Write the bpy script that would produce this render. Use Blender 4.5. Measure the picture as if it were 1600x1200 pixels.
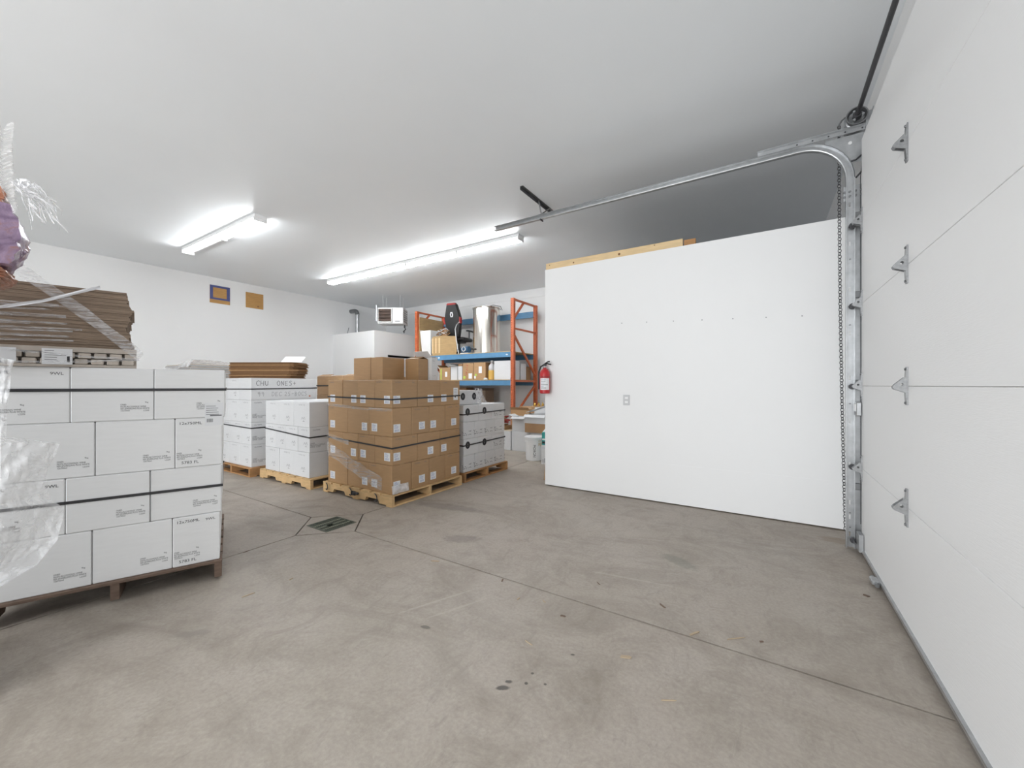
import bpy, bmesh, math, random
from mathutils import Vector, Matrix
random.seed(7)
PI = math.pi
SC = bpy.context.scene
COL = SC.collection
for o in list(bpy.data.objects): bpy.data.objects.remove(o)

# ------------------------------------------------------------------ camera, world, light, exposure
YAW = math.atan(397/620.0)
EYE = 1.24
cam_d = bpy.data.cameras.new('camera'); cam = bpy.data.objects.new('camera', cam_d); COL.objects.link(cam)
cam.location = (0, 0, EYE); cam.rotation_euler = (PI/2, 0, YAW)
cam_d.sensor_width = 36; cam_d.lens = 620/1600*36; cam_d.shift_y = 2/1600; cam_d.clip_start = 0.02
SC.camera = cam
w = bpy.data.worlds.new('world'); SC.world = w; w.use_nodes = True
w.node_tree.nodes['Background'].inputs[0].default_value = (0.93, 0.96, 1, 1)
w.node_tree.nodes['Background'].inputs[1].default_value = 1.0
SC.view_settings.view_transform = 'Standard'; SC.view_settings.look = 'None'
SC.view_settings.gamma = 1; SC.view_settings.use_curve_mapping = False
SC.view_settings.exposure = 0.37
TUBE = 40.0
# daylight entering by the open loading door in the rear wall, behind the camera
ld = bpy.data.lights.new('loading_door_daylight_offscreen', 'AREA'); ld.shape = 'RECTANGLE'; ld.size = 4.6; ld.size_y = 2.9
ld.energy = 300; ld.color = (0.95, 0.98, 1.0)
lo = bpy.data.objects.new('loading_door_daylight_offscreen', ld); COL.objects.link(lo)
lo.location = (-2.6, -4.9, 1.55); lo.rotation_euler = (PI/2, 0, 0)   # faces +Y

# ------------------------------------------------------------------ materials
MATS = {}
def mat(name, col, rough=0.6, metal=0.0, noise=0.0, scale=6.0, bump=0.0, bscale=60.0, rnd=0.0, stretch=(1,1,1), spec=0.5, emit=0.0, coat=0.0, brough=None):
    m = bpy.data.materials.new(name); m.use_nodes = True; nt = m.node_tree; N = nt.nodes; L = nt.links
    b = N['Principled BSDF']; b.inputs['Roughness'].default_value = rough; b.inputs['Metallic'].default_value = metal
    b.inputs['Base Color'].default_value = (*col, 1); b.inputs['Specular IOR Level'].default_value = spec
    if coat: b.inputs['Coat Weight'].default_value = coat; b.inputs['Coat Roughness'].default_value = .2
    if emit: b.inputs['Emission Color'].default_value = (*col, 1); b.inputs['Emission Strength'].default_value = emit
    tc = N.new('ShaderNodeTexCoord'); mp = N.new('ShaderNodeMapping'); mp.inputs['Scale'].default_value = stretch
    L.new(tc.outputs['Object'], mp.inputs['Vector'])
    if noise or rnd:
        hsv = N.new('ShaderNodeHueSaturation'); hsv.inputs['Color'].default_value = (*col, 1)
        add = N.new('ShaderNodeMath'); add.operation = 'ADD'; add.inputs[0].default_value = 1.0; add.inputs[1].default_value = 0
        if noise:
            n = N.new('ShaderNodeTexNoise'); n.inputs['Scale'].default_value = scale; n.inputs['Detail'].default_value = 6
            L.new(mp.outputs[0], n.inputs['Vector'])
            r = N.new('ShaderNodeMapRange'); r.inputs[1].default_value = .25; r.inputs[2].default_value = .75
            r.inputs[3].default_value = 1-noise; r.inputs[4].default_value = 1+noise
            L.new(n.outputs['Fac'], r.inputs[0]); L.new(r.outputs[0], add.inputs[0])
        if rnd:
            oi = N.new('ShaderNodeObjectInfo'); r2 = N.new('ShaderNodeMapRange')
            r2.inputs[3].default_value = -rnd; r2.inputs[4].default_value = rnd
            L.new(oi.outputs['Random'], r2.inputs[0]); L.new(r2.outputs[0], add.inputs[1])
        L.new(add.outputs[0], hsv.inputs['Value']); L.new(hsv.outputs[0], b.inputs['Base Color'])
    if bump:
        n2 = N.new('ShaderNodeTexNoise'); n2.inputs['Scale'].default_value = bscale; n2.inputs['Detail'].default_value = 4
        L.new(mp.outputs[0], n2.inputs['Vector']); bp = N.new('ShaderNodeBump'); bp.inputs['Strength'].default_value = bump
        bp.inputs['Distance'].default_value = 0.01
        L.new(n2.outputs['Fac'], bp.inputs['Height']); L.new(bp.outputs[0], b.inputs['Normal'])
    MATS[name] = m
    return m
mat('wall_paint', (.80,.80,.80), .75, noise=.012, scale=1.5, bump=.03, bscale=90)
mat('ceiling_paint', (.855,.885,.91), .45, noise=.02, scale=.8, bump=.03, bscale=14)
mat('door_paint', (.78,.78,.78), .5, bump=.10, bscale=22, stretch=(1,.9,9))
mat('partition_paint', (.85,.85,.85), .6, noise=.012, scale=1.2, bump=.04, bscale=70)
mat('white_metal', (.80,.80,.80), .4)
mat('galv', (.46,.47,.48), .36, .85, noise=.14, scale=18)
mat('galv_dark', (.24,.245,.25), .4, .85, noise=.15, scale=18)
mat('hinge_metal', (.33,.335,.34), .38, .85, noise=.2, scale=60)
mat('steel_dark', (.07,.07,.075), .45, .5)
mat('black', (.012,.012,.013), .5)
mat('strap_black', (.03,.03,.033), .4)
mat('carton_white', (.86,.865,.87), .55, noise=.02, scale=9, bump=.02, bscale=40, rnd=.02, stretch=(1,1,7))
mat('carton_white_dimmed', (.70,.705,.715), .6, noise=.02, scale=9, bump=.02, bscale=40, rnd=.025, stretch=(1,1,7))  # carton white painted darker to hold down the strong light on front faces
mat('carton_brown', (.42,.255,.125), .42, noise=.07, scale=7, rnd=.05, stretch=(1,1,6), coat=.12)
mat('carton_dark', (.33,.19,.09), .7, noise=.1, scale=8, rnd=.06)
mat('carton_edge', (.30,.225,.165), .85, noise=.25, scale=40, rnd=.12, stretch=(.4,.4,14))
mat('kraft_edge', (.18,.09,.035), .8, noise=.16, scale=30, rnd=.12, stretch=(1,1,8))
mat('kraft_end', (.55,.33,.15), .8, noise=.16, scale=30, rnd=.12)
mat('paper_white', (.82,.83,.85), .6)
mat('paper_blue', (.42,.46,.60), .6)
mat('ink', (.03,.03,.035), .7)
mat('ink_grey', (.16,.16,.17), .7)
mat('ink_faint', (.36,.36,.37), .7)
mat('wood_pallet', (.60,.40,.20), .75, noise=.16, scale=9, rnd=.13, stretch=(1,1,4), bump=.08, bscale=50)
mat('wood_orange', (.42,.22,.09), .75, noise=.2, scale=9, rnd=.13, stretch=(1,1,4), bump=.08, bscale=50)
mat('wood_dark', (.17,.115,.085), .8, noise=.25, scale=8, rnd=.15, stretch=(2,2,6), bump=.1, bscale=50)
mat('pine', (.74,.55,.31), .65, noise=.1, scale=5, stretch=(1,6,6))
mat('knot', (.22,.10,.04), .7)
mat('plywood', (.46,.255,.085), .7, noise=.14, scale=6, stretch=(1,1,5))
mat('ply_shelf', (.42,.28,.13), .7, noise=.14, scale=6, stretch=(1,1,5))
mat('blue_tape', (.06,.075,.22), .6)
mat('rack_orange', (.52,.12,.04), .5, noise=.12, scale=12)
mat('rack_blue', (.085,.23,.40), .45, noise=.1, scale=10)
mat('deck_chip', (.50,.36,.20), .85, noise=.1, scale=20)
mat('chrome', (.74,.70,.64), .16, 1.0)
mat('red', (.50,.02,.025), .35)
mat('red_matte', (.42,.03,.03), .6)
mat('black_leather', (.013,.013,.014), .42, bump=.05, bscale=200)
mat('plastic_white', (.82,.82,.82), .4)
mat('plastic_grey', (.55,.55,.56), .45)
mat('teal', (.04,.33,.31), .5)
mat('yellow_liquid', (.55,.33,.07), .25)
mat('blue_plastic', (.03,.10,.2), .4)
mat('purple_wrap', (.30,.20,.31), .28, bump=.9, bscale=24, coat=.6)
def two_tone(name, a, b, c):
    nt=MATS[name].node_tree; N=nt.nodes; L=nt.links; tc=N.new('ShaderNodeTexCoord'); n=N.new('ShaderNodeTexNoise'); n.inputs['Scale'].default_value=9; n.inputs['Detail'].default_value=5; n.inputs['Distortion'].default_value=1.5
    r=N.new('ShaderNodeValToRGB'); r.color_ramp.elements[0].position=.38; r.color_ramp.elements[0].color=(*a,1); r.color_ramp.elements[1].position=.64; r.color_ramp.elements[1].color=(*c,1)
    m_=r.color_ramp.elements.new(.52); m_.color=(*b,1)
    L.new(tc.outputs['Object'],n.inputs['Vector']); L.new(n.outputs['Fac'],r.inputs[0]); L.new(r.outputs[0],N['Principled BSDF'].inputs['Base Color'])
two_tone('purple_wrap',(.22,.14,.24),(.36,.25,.38),(.38,.17,.11))
mat('orange_wrap', (.45,.20,.12), .35, noise=.4, scale=14, bump=.8, bscale=30, coat=.4)
mat('pulp', (.56,.50,.44), .8, noise=.12, scale=20, rnd=.12)
mat('rubber', (.16,.145,.13), .8, noise=.2, scale=20)
mat('grate_iron', (.10,.115,.09), .6, .3, noise=.3, scale=25)
mat('grate_brass', (.26,.28,.21), .5, .4, noise=.2, scale=25)
mat('tube', (.955,.985,1), .4, emit=TUBE)
mat('heater_tube', (.20,.15,.13), .45, .6)
mat('paper_tan', (.66,.56,.42), .7)
mat('lime', (.45,.62,.08), .5)
mat('joint', (.19,.168,.145), .9)
mat('splinter', (.45,.35,.24), .8)

def film_mat(name, lo, hi, scale, stretch=(1,1,1), col=(.9,.9,.92)):
    m = bpy.data.materials.new(name); m.use_nodes = True; nt = m.node_tree; N = nt.nodes; L = nt.links
    b = N['Principled BSDF']; b.inputs['Base Color'].default_value = (*col,1); b.inputs['Roughness'].default_value = .18
    tc = N.new('ShaderNodeTexCoord'); mp = N.new('ShaderNodeMapping'); mp.inputs['Scale'].default_value = stretch
    n = N.new('ShaderNodeTexNoise'); n.inputs['Scale'].default_value = scale; n.inputs['Detail'].default_value = 5; n.inputs['Distortion'].default_value = .8
    r = N.new('ShaderNodeMapRange'); r.inputs[1].default_value = .35; r.inputs[2].default_value = .72; r.inputs[3].default_value = lo; r.inputs[4].default_value = hi
    L.new(tc.outputs['Object'], mp.inputs[0]); L.new(mp.outputs[0], n.inputs['Vector']); L.new(n.outputs['Fac'], r.inputs[0]); L.new(r.outputs[0], b.inputs['Alpha'])
    bp = N.new('ShaderNodeBump'); bp.inputs['Strength'].default_value = .5; bp.inputs['Distance'].default_value = .02
    L.new(n.outputs['Fac'], bp.inputs['Height']); L.new(bp.outputs[0], b.inputs['Normal'])
    MATS[name] = m
film_mat('film', .18, .75, 9)
film_mat('film_thick', .35, .85, 11)
film_mat('film_hang', .12, .62, 16)
film_mat('film_band', .12, .6, 14, (1,1,6))
film_mat('film_streak', .05, .55, 10, (1,1,10), (.85,.83,.82))

def concrete():
    m = bpy.data.materials.new('concrete'); m.use_nodes = True; nt = m.node_tree; N = nt.nodes; L = nt.links
    b = N['Principled BSDF']
    tc = N.new('ShaderNodeTexCoord')
    def noise(s, det=6, dist=0.0, rough=.6, st=(1,1,1)):
        mp = N.new('ShaderNodeMapping'); mp.inputs['Scale'].default_value = st
        L.new(tc.outputs['Object'], mp.inputs[0])
        n = N.new('ShaderNodeTexNoise'); n.inputs['Scale'].default_value = s; n.inputs['Detail'].default_value = det
        n.inputs['Distortion'].default_value = dist; n.inputs['Roughness'].default_value = rough
        L.new(mp.outputs[0], n.inputs['Vector']); return n.outputs['Fac']
    def rng(f, a, c, lo, hi):
        r = N.new('ShaderNodeMapRange'); r.inputs[1].default_value=a; r.inputs[2].default_value=c; r.inputs[3].default_value=lo; r.inputs[4].default_value=hi
        L.new(f, r.inputs[0]); return r.outputs[0]
    def mix(f, A, B, mode='MIX'):
        x = N.new('ShaderNodeMix'); x.data_type='RGBA'; x.blend_type=mode
        if isinstance(f, float): x.inputs[0].default_value=f
        else: L.new(f, x.inputs[0])
        for k, v in ((6,A),(7,B)):
            if isinstance(v, tuple): x.inputs[k].default_value=(*v,1)
            else: L.new(v, x.inputs[k])
        return x.outputs[2]
    c = mix(rng(noise(.55, 3), .35, .65, 0, 1), (.425,.368,.315), (.38,.338,.283))
    c = mix(rng(noise(2.2, 8, .6, .7), .3, .72, 0, .8), c, (.475,.425,.372))
    c = mix(rng(noise(1.1, 9, 1.2, .75, (1,1.8,1)), .47, .70, 0, .75), c, (.25,.212,.172))
    c = mix(rng(noise(3.3, 10, .9, .8, (1.6,1,1)), .50, .66, 0, .55), c, (.265,.227,.187))
    c = mix(rng(noise(9, 10, .5, .8), .56, .74, 0, .5), c, (.49,.45,.41))
    c = mix(rng(noise(6, 8, 1.5, .75, (2.5,1,1)), .56, .75, 0, .6), c, (.22,.195,.165))
    c = mix(rng(noise(60, 3), .3, .7, 0, .35), c, (.22,.19,.165))
    # soaked-in oil spots and chalky scrapes, each with its own place
    pos = N.new('ShaderNodeSeparateXYZ'); L.new(tc.outputs['Object'], pos.inputs[0])
    wob = noise(26, 3)
    for (x, y, rx, ry, ang, col, amt) in OILS:
        mp = N.new('ShaderNodeMapping'); mp.vector_type='TEXTURE'
        mp.inputs['Location'].default_value=(x,y,0); mp.inputs['Rotation'].default_value=(0,0,ang); mp.inputs['Scale'].default_value=(rx,ry,1)
        L.new(tc.outputs['Object'], mp.inputs[0])
        ln = N.new('ShaderNodeVectorMath'); ln.operation='LENGTH'; L.new(mp.outputs[0], ln.inputs[0])
        a = N.new('ShaderNodeMath'); a.operation='MULTIPLY_ADD'; L.new(wob, a.inputs[0]); a.inputs[1].default_value=1.1; L.new(ln.outputs['Value'], a.inputs[2])
        c = mix(rng(a.outputs[0], 1.2, 1.6, amt, 0.0), c, col)
    L.new(c, b.inputs['Base Color'])
    L.new(rng(noise(1.6, 6), .3, .7, .42, .68), b.inputs['Roughness']); b.inputs['Specular IOR Level'].default_value=.4
    bp = N.new('ShaderNodeBump'); bp.inputs['Strength'].default_value=.12; bp.inputs['Distance'].default_value=.004
    L.new(noise(45, 5), bp.inputs['Height']); L.new(bp.outputs[0], b.inputs['Normal'])
    MATS['concrete'] = m

# ------------------------------------------------------------------ geometry helpers
class MB:
    def __init__(s): s.v=[]; s.f=[]; s.m=[]; s.mats=[]
    def mi(s, m):
        if m not in s.mats: s.mats.append(m)
        return s.mats.index(m)
    def add(s, vs, fs, m, M=None):
        k=len(s.v); i=s.mi(m)
        s.v += [tuple(M @ Vector(p)) if M else tuple(p) for p in vs]
        s.f += [tuple(k+j for j in f) for f in fs]; s.m += [i]*len(fs)
        return s
    def box(s, a, b, m, M=None):
        x0,y0,z0=a; x1,y1,z1=b
        vs=[(x0,y0,z0),(x1,y0,z0),(x1,y1,z0),(x0,y1,z0),(x0,y0,z1),(x1,y0,z1),(x1,y1,z1),(x0,y1,z1)]
        return s.add(vs, [(0,3,2,1),(4,5,6,7),(0,1,5,4),(1,2,6,5),(2,3,7,6),(3,0,4,7)], m, M)
    def cbox(s, a, b, m, c=.004, M=None):        # box with chamfered edges
        bm=bmesh.new(); bmesh.ops.create_cube(bm, size=1)
        for v in bm.verts: v.co=Vector([(a[i]+b[i])/2+v.co[i]*(b[i]-a[i]) for i in range(3)])
        bmesh.ops.bevel(bm, geom=list(bm.edges), offset=c, segments=1, affect='EDGES')
        bm.verts.ensure_lookup_table(); bm.verts.index_update()
        s.add([v.co[:] for v in bm.verts], [[v.index for v in f.verts] for f in bm.faces], m, M); bm.free(); return s
    def prism(s, poly, h0, h1, m, axis='z', M=None):   # poly in the two other axes, extruded along axis
        def P(p,h):
            return {'z':(p[0],p[1],h),'y':(p[0],h,p[1]),'x':(h,p[0],p[1])}[axis]
        n=len(poly); vs=[P(p,h0) for p in poly]+[P(p,h1) for p in poly]
        fs=[tuple(range(n)),tuple(range(2*n-1,n-1,-1))]+[(i,i+n,(i+1)%n+n,(i+1)%n) for i in range(n)]
        return s.add(vs, fs, m, M)
    def cyl(s, p, q, r, m, n=12, r2=None, cap=True):
        p=Vector(p); q=Vector(q); d=(q-p).normalized(); a=d.orthogonal().normalized(); b=d.cross(a); r2=r if r2 is None else r2
        vs=[p+(a*math.cos(2*PI*i/n)+b*math.sin(2*PI*i/n))*r for i in range(n)]+[q+(a*math.cos(2*PI*i/n)+b*math.sin(2*PI*i/n))*r2 for i in range(n)]
        fs=[(i,(i+1)%n,(i+1)%n+n,i+n) for i in range(n)]
        if cap: fs+=[tuple(range(n-1,-1,-1)),tuple(range(n,2*n))]
        return s.add(vs,fs,m)
    def tube(s, pts, r, m, n=8):
        P=[Vector(p) for p in pts]; rings=[]; a=None
        for i,p in enumerate(P):
            d=(P[min(i+1,len(P)-1)]-P[max(i-1,0)]).normalized()
            a=d.orthogonal().normalized() if a is None else (a-d*a.dot(d)).normalized()
            b=d.cross(a); rings.append([p+(a*math.cos(2*PI*j/n)+b*math.sin(2*PI*j/n))*r for j in range(n)])
        vs=[v for rg in rings for v in rg]; fs=[]
        for i in range(len(P)-1):
            fs+=[(i*n+j,i*n+(j+1)%n,(i+1)*n+(j+1)%n,(i+1)*n+j) for j in range(n)]
        k=(len(P)-1)*n; fs+=[tuple(range(n-1,-1,-1)),tuple(range(k,k+n))]
        return s.add(vs,fs,m)
    def lathe(s, prof, m, n=24, M=None):
        vs=[(r*math.cos(2*PI*j/n),r*math.sin(2*PI*j/n),z) for r,z in prof for j in range(n)]
        fs=[(i*n+j,i*n+(j+1)%n,(i+1)*n+(j+1)%n,(i+1)*n+j) for i in range(len(prof)-1) for j in range(n)]
        k=(len(prof)-1)*n; fs+=[tuple(range(n-1,-1,-1)),tuple(range(k,k+n))]
        return s.add(vs,fs,m,M)
    def torus(s, c, R, r, m, M=None, n=14, k=6, sx=1.0):
        vs=[((R+r*math.cos(2*PI*j/k))*math.cos(2*PI*i/n)*sx+c[0],(R+r*math.cos(2*PI*j/k))*math.sin(2*PI*i/n)+c[1],r*math.sin(2*PI*j/k)+c[2]) for i in range(n) for j in range(k)]
        fs=[(i*k+j,((i+1)%n)*k+j,((i+1)%n)*k+(j+1)%k,i*k+(j+1)%k) for i in range(n) for j in range(k)]
        return s.add(vs,fs,m,M)
    def mesh(s, name, smooth=False):
        me=bpy.data.meshes.new(name); me.from_pydata(s.v,[],s.f)
        for mm in s.mats: me.materials.append(MATS[mm])
        me.polygons.foreach_set('material_index', s.m)
        bm=bmesh.new(); bm.from_mesh(me); bmesh.ops.recalc_face_normals(bm, faces=bm.faces); bm.to_mesh(me); bm.free()
        if smooth:
            me.polygons.foreach_set('use_smooth',[True]*len(me.polygons)); me.set_sharp_from_angle(angle=math.radians(35))
        me.update(); return me
    def build(s, name, parent=None, loc=(0,0,0), rot=(0,0,0), smooth=False):
        return put(name, s.mesh(name, smooth), parent, loc, rot)
def perforated(mb, us, vs, gone, w0, w1, m, axis):
    """flat plate on the grid us x vs with the cells (i, j) in gone left open"""
    P=(lambda u,v,w:(u,w,v)) if axis=='y' else (lambda u,v,w:(w,u,v))
    ids={}; pts=[]; fs=[]
    def V(i,j,k):
        if (i,j,k) not in ids: ids[i,j,k]=len(pts); pts.append(P(us[i],vs[j],(w0,w1)[k]))
        return ids[i,j,k]
    nu,nv=len(us)-1,len(vs)-1
    on=lambda i,j: 0<=i<nu and 0<=j<nv and (i,j) not in gone
    for i in range(nu):
        for j in range(nv):
            if not on(i,j): continue
            for k in (0,1): fs.append((V(i,j,k),V(i+1,j,k),V(i+1,j+1,k),V(i,j+1,k)))
            for di,dj,a,b in ((-1,0,(i,j),(i,j+1)),(1,0,(i+1,j),(i+1,j+1)),(0,-1,(i,j),(i+1,j)),(0,1,(i,j+1),(i+1,j+1))):
                if not on(i+di,j+dj): fs.append((V(*a,0),V(*b,0),V(*b,1),V(*a,1)))
    return mb.add(pts,fs,m)
def holed_plate(mb, outer, c, r, y0, y1, m, n=10):
    """upright plate (x, z outline) of thickness y0..y1 with a round hole"""
    from mathutils.geometry import tessellate_polygon
    inner=[(c[0]+r*math.cos(2*PI*k/n),c[1]+r*math.sin(2*PI*k/n)) for k in range(n)]
    A=[Vector((x,z,0)) for x,z in outer]; B=[Vector((x,z,0)) for x,z in inner]
    tri=tessellate_polygon([A,B]); al=list(outer)+inner; N=len(al); no=len(outer)
    pts=[(x,y0,z) for x,z in al]+[(x,y1,z) for x,z in al]
    fs=[tuple(t) for t in tri]+[tuple(q+N for q in t) for t in tri]
    fs+=[(k,(k+1)%no,(k+1)%no+N,k+N) for k in range(no)]+[(no+k,no+(k+1)%n,no+(k+1)%n+N,no+k+N) for k in range(n)]
    return mb.add(pts,fs,m)
def put(name, me, parent=None, loc=(0,0,0), rot=(0,0,0)):
    o=bpy.data.objects.new(name, me); COL.objects.link(o); o.location=loc; o.rotation_euler=rot
    if parent: o.parent=parent
    return o
def tag(o, label=None, cat=None, group=None, kind=None):
    if label: o['label']=label
    if cat: o['category']=cat
    if group: o['group']=group
    if kind: o['kind']=kind
    return o
def thing(name, label, cat, loc=(0,0,0), rz=0, group=None):
    o=bpy.data.objects.new(name,None); COL.objects.link(o); o.location=loc; o.rotation_euler=(0,0,rz); o.empty_display_size=.1
    return tag(o,label,cat,group)
def struct(o): o['kind']='structure'; return o

def floor_at(u, v, z=0.0):
    """ground point seen at photograph position (u, v): used once, to read off where loose things lie"""
    s=(EYE-z)*620/(v-602); t=(u-800)/620; sa,ca=math.sin(YAW),math.cos(YAW)
    return ((-sa+ca*t)*s,(ca+sa*t)*s)

# text meshes
_TX={}
def text_mesh(txt, size, mname, align='LEFT', sx=1.0, leading=1.0):
    key=(txt,size,mname,align,sx,leading)
    if key in _TX: return _TX[key]
    cu=bpy.data.curves.new('lettering','FONT'); cu.body=txt; cu.size=size; cu.align_x=align; cu.space_line=leading; cu.resolution_u=2
    ob=bpy.data.objects.new('lettering_source',cu); COL.objects.link(ob)
    me=bpy.data.meshes.new_from_object(ob.evaluated_get(bpy.context.evaluated_depsgraph_get()))
    bpy.data.objects.remove(ob); me.name='lettering'; me.materials.clear(); me.materials.append(MATS[mname])
    for v in me.vertices: v.co.x*=sx
    _TX[key]=me; return me
STROKES={'C':[[(.9,.8),(.6,1),(.2,.8),(.05,.4),(.3,.02),(.8,.1)]],'H':[[(.1,1),(.05,0)],[(.05,.45),(.7,.5)],[(.75,.95),(.7,0)]],
 'U':[[(.05,.9),(.1,.2),(.4,0),(.7,.2),(.75,.95)]],'O':[[(.4,1),(.05,.6),(.15,.1),(.55,0),(.8,.4),(.7,.85),(.4,1)]],
 'N':[[(.05,0),(.1,.95),(.65,.05),(.75,1)]],'E':[[(.7,.95),(.1,.9),(.05,0),(.7,.08)],[(.08,.5),(.55,.5)]],
 'S':[[(.7,.9),(.3,1),(.1,.75),(.6,.4),(.6,.1),(.1,0)]],'+':[[(.1,.45),(.7,.5)],[(.4,.8),(.4,.15)]],
 '9':[[(.65,.7),(.3,.55),(.1,.8),(.4,1),(.65,.8),(.55,0)]],'D':[[(.1,1),(.08,0),(.6,.15),(.75,.6),(.5,.95),(.1,1)]],
 '2':[[(.1,.8),(.4,1),(.7,.75),(.1,.02),(.75,.05)]],'5':[[(.7,1),(.2,.95),(.15,.6),(.6,.5),(.55,.1),(.1,.02)]],'-':[[(.1,.5),(.7,.55)]],
 'B':[[(.1,0),(.12,1),(.6,.85),(.5,.55),(.12,.5),(.65,.35),(.55,.05),(.1,0)]],'X':[[(.1,1),(.7,0)],[(.7,1),(.1,0)]]}
def hand_mesh(txt, size, mname, wid=.012):
    mb=MB(); x=0
    for i,ch in enumerate(txt):
        for st in STROKES.get(ch,[]):
            for (a,b) in zip(st[:-1],st[1:]):
                p=Vector((x+a[0]*size*.8,a[1]*size,0)); q=Vector((x+b[0]*size*.8,b[1]*size,0)); d=(q-p).normalized(); n=Vector((-d.y,d.x,0))*wid/2; e=d*wid*.3
                mb.add([p-e-n,q+e-n,q+e+n,p-e+n],[(0,1,2,3)],mname)
        x+=size*(.85 if ch!=' ' else .5)
    return mb.mesh('handwriting')

# ------------------------------------------------------------------ the shell
XL, XR, YB, YR, ZC = -9.87, .70, 8.22, -5.0, 3.53
DX, DY = -3.27, 2.12      # floor drain
OILS=[(x,y,rx,ry,a,c,am) for (x,y,rx,ry,a,c,am) in [
 (*floor_at(785,1075),.030,.016,.6,(.06,.055,.05),.85),(*floor_at(795,1065),.018,.012,.6,(.06,.055,.05),.85),
 (*floor_at(822,1068),.009,.009,0,(.06,.055,.05),.85),(*floor_at(832,1052),.008,.008,0,(.06,.055,.05),.8),
 (*floor_at(895,1023),.012,.008,.4,(.06,.055,.05),.8),(*floor_at(852,1069),.007,.007,0,(.06,.055,.05),.8),
 (*floor_at(665,980),.03,.014,.2,(.09,.08,.07),.7),
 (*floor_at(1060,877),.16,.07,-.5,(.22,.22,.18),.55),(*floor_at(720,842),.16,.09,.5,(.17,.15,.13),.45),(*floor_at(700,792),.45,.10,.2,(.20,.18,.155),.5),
 (*floor_at(680,940),.28,.010,1.15,(.50,.445,.39),.4),(*floor_at(715,950),.24,.010,1.15,(.50,.445,.39),.35),
 (*floor_at(990,905),.3,.012,.15,(.50,.445,.39),.35),
 (*floor_at(300,990),.10,.03,.8,(.24,.215,.185),.5),(*floor_at(1310,845),.14,.08,0,(.24,.175,.10),.45)]]
concrete()
PH=.133
fl=struct(MB().box((XL-.1,YR-.1,-.35),(DX-PH,YB+.1,-.03),'joint').box((DX+PH,YR-.1,-.35),(XR+.1,YB+.1,-.03),'joint').box((DX-PH,YR-.1,-.35),(DX+PH,DY-PH,-.03),'joint').box((DX-PH,DY+PH,-.35),(DX+PH,YB+.1,-.03),'joint').box((DX-PH,DY-PH,-.35),(DX+PH,DY+PH,-.32),'joint').build('floor'))
g=.0055; hd=.325
def slab(poly):
    c=Vector((sum(p[0] for p in poly)/len(poly), sum(p[1] for p in poly)/len(poly)))
    return MB().prism(poly,-.03,0,'concrete').build('slab',fl)
slab([(DX+g,DY+hd+g),(DX+hd+g,DY+g),(XR+.1,DY+g),(XR+.1,YB+.1),(DX+g,YB+.1)])
slab([(DX-g,DY+hd+g),(DX-g,YB+.1),(XL-.1,YB+.1),(XL-.1,DY+g),(DX-hd-g,DY+g)])
slab([(DX-g,DY-hd-g),(DX-hd-g,DY-g),(XL-.1,DY-g),(XL-.1,YR-.1),(DX-g,YR-.1)])
slab([(DX+g,DY-hd-g),(DX+g,YR-.1),(XR+.1,YR-.1),(XR+.1,DY-g),(DX+hd+g,DY-g)])
q=.150
dm=MB(); dv=[(hd-g,0),(0,hd-g),(-hd+g,0),(0,-hd+g)]; sq=[(q,-q),(q,q),(-q,q),(-q,-q)]
dm.v=[(DX+x,DY+y,0) for x,y in dv]+[(DX+x,DY+y,0) for x,y in sq]+[(DX+x,DY+y,-.03) for x,y in dv]+[(DX+x,DY+y,-.03) for x,y in sq]
i=dm.mi('concrete')
dm.f=[(4,0,5),(5,1,6),(6,2,7),(7,3,4),(5,0,1),(6,1,2),(7,2,3),(4,3,0)]+[(k,(k+1)%4,(k+1)%4+8,k+8) for k in range(4)]+[(4+(k+1)%4,4+k,12+k,12+(k+1)%4) for k in range(4)]
dm.m=[i]*len(dm.f); dm.build('slab',fl)
# drain grate
t=thing('floor_drain_grate','dark green cast iron drain grate set in the concrete floor','drain',(DX,DY,0))
MB().box((-.149,-.149,-.03),(.149,-.133,.001),'grate_iron').box((-.149,.133,-.03),(.149,.149,.001),'grate_iron').box((-.149,-.133,-.03),(-.133,.133,.001),'grate_iron').box((.133,-.133,-.03),(.149,.133,.001),'grate_iron').build('frame',t)
MB().box((-.1325,-.1325,-.319),(.1325,.1325,-.31),'grate_iron').box((-.1325,-.1325,-.31),(-.1275,.1325,-.032),'grate_iron').box((.1275,-.1325,-.31),(.1325,.1325,-.032),'grate_iron').box((-.1275,-.1325,-.31),(.1275,-.1275,-.032),'grate_iron').box((-.1275,.1275,-.31),(.1275,.1325,-.032),'grate_iron').build('sump',t)
for k in range(15):          # three bars are broken out beside the middle rib
    y=-.125+k*.0178; broken=-.05<y<.012
    for xa,xb in (((-.134,-.02),(.03,.134)) if broken else ((-.134,.134),)):
        MB().box((xa,y-.0048,-.0105),(xb,y+.0048,-.001),'grate_iron').build('bar',t)
for x in (-.066,0,.066):
    for ya,yb in (((-.134,-.05),(.012,.134)) if x==0 else ((-.134,.134),)):
        MB().box((x-.006,ya,-.0105),(x+.006,yb,.0006),'grate_brass').build('cross_rib',t)

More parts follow.
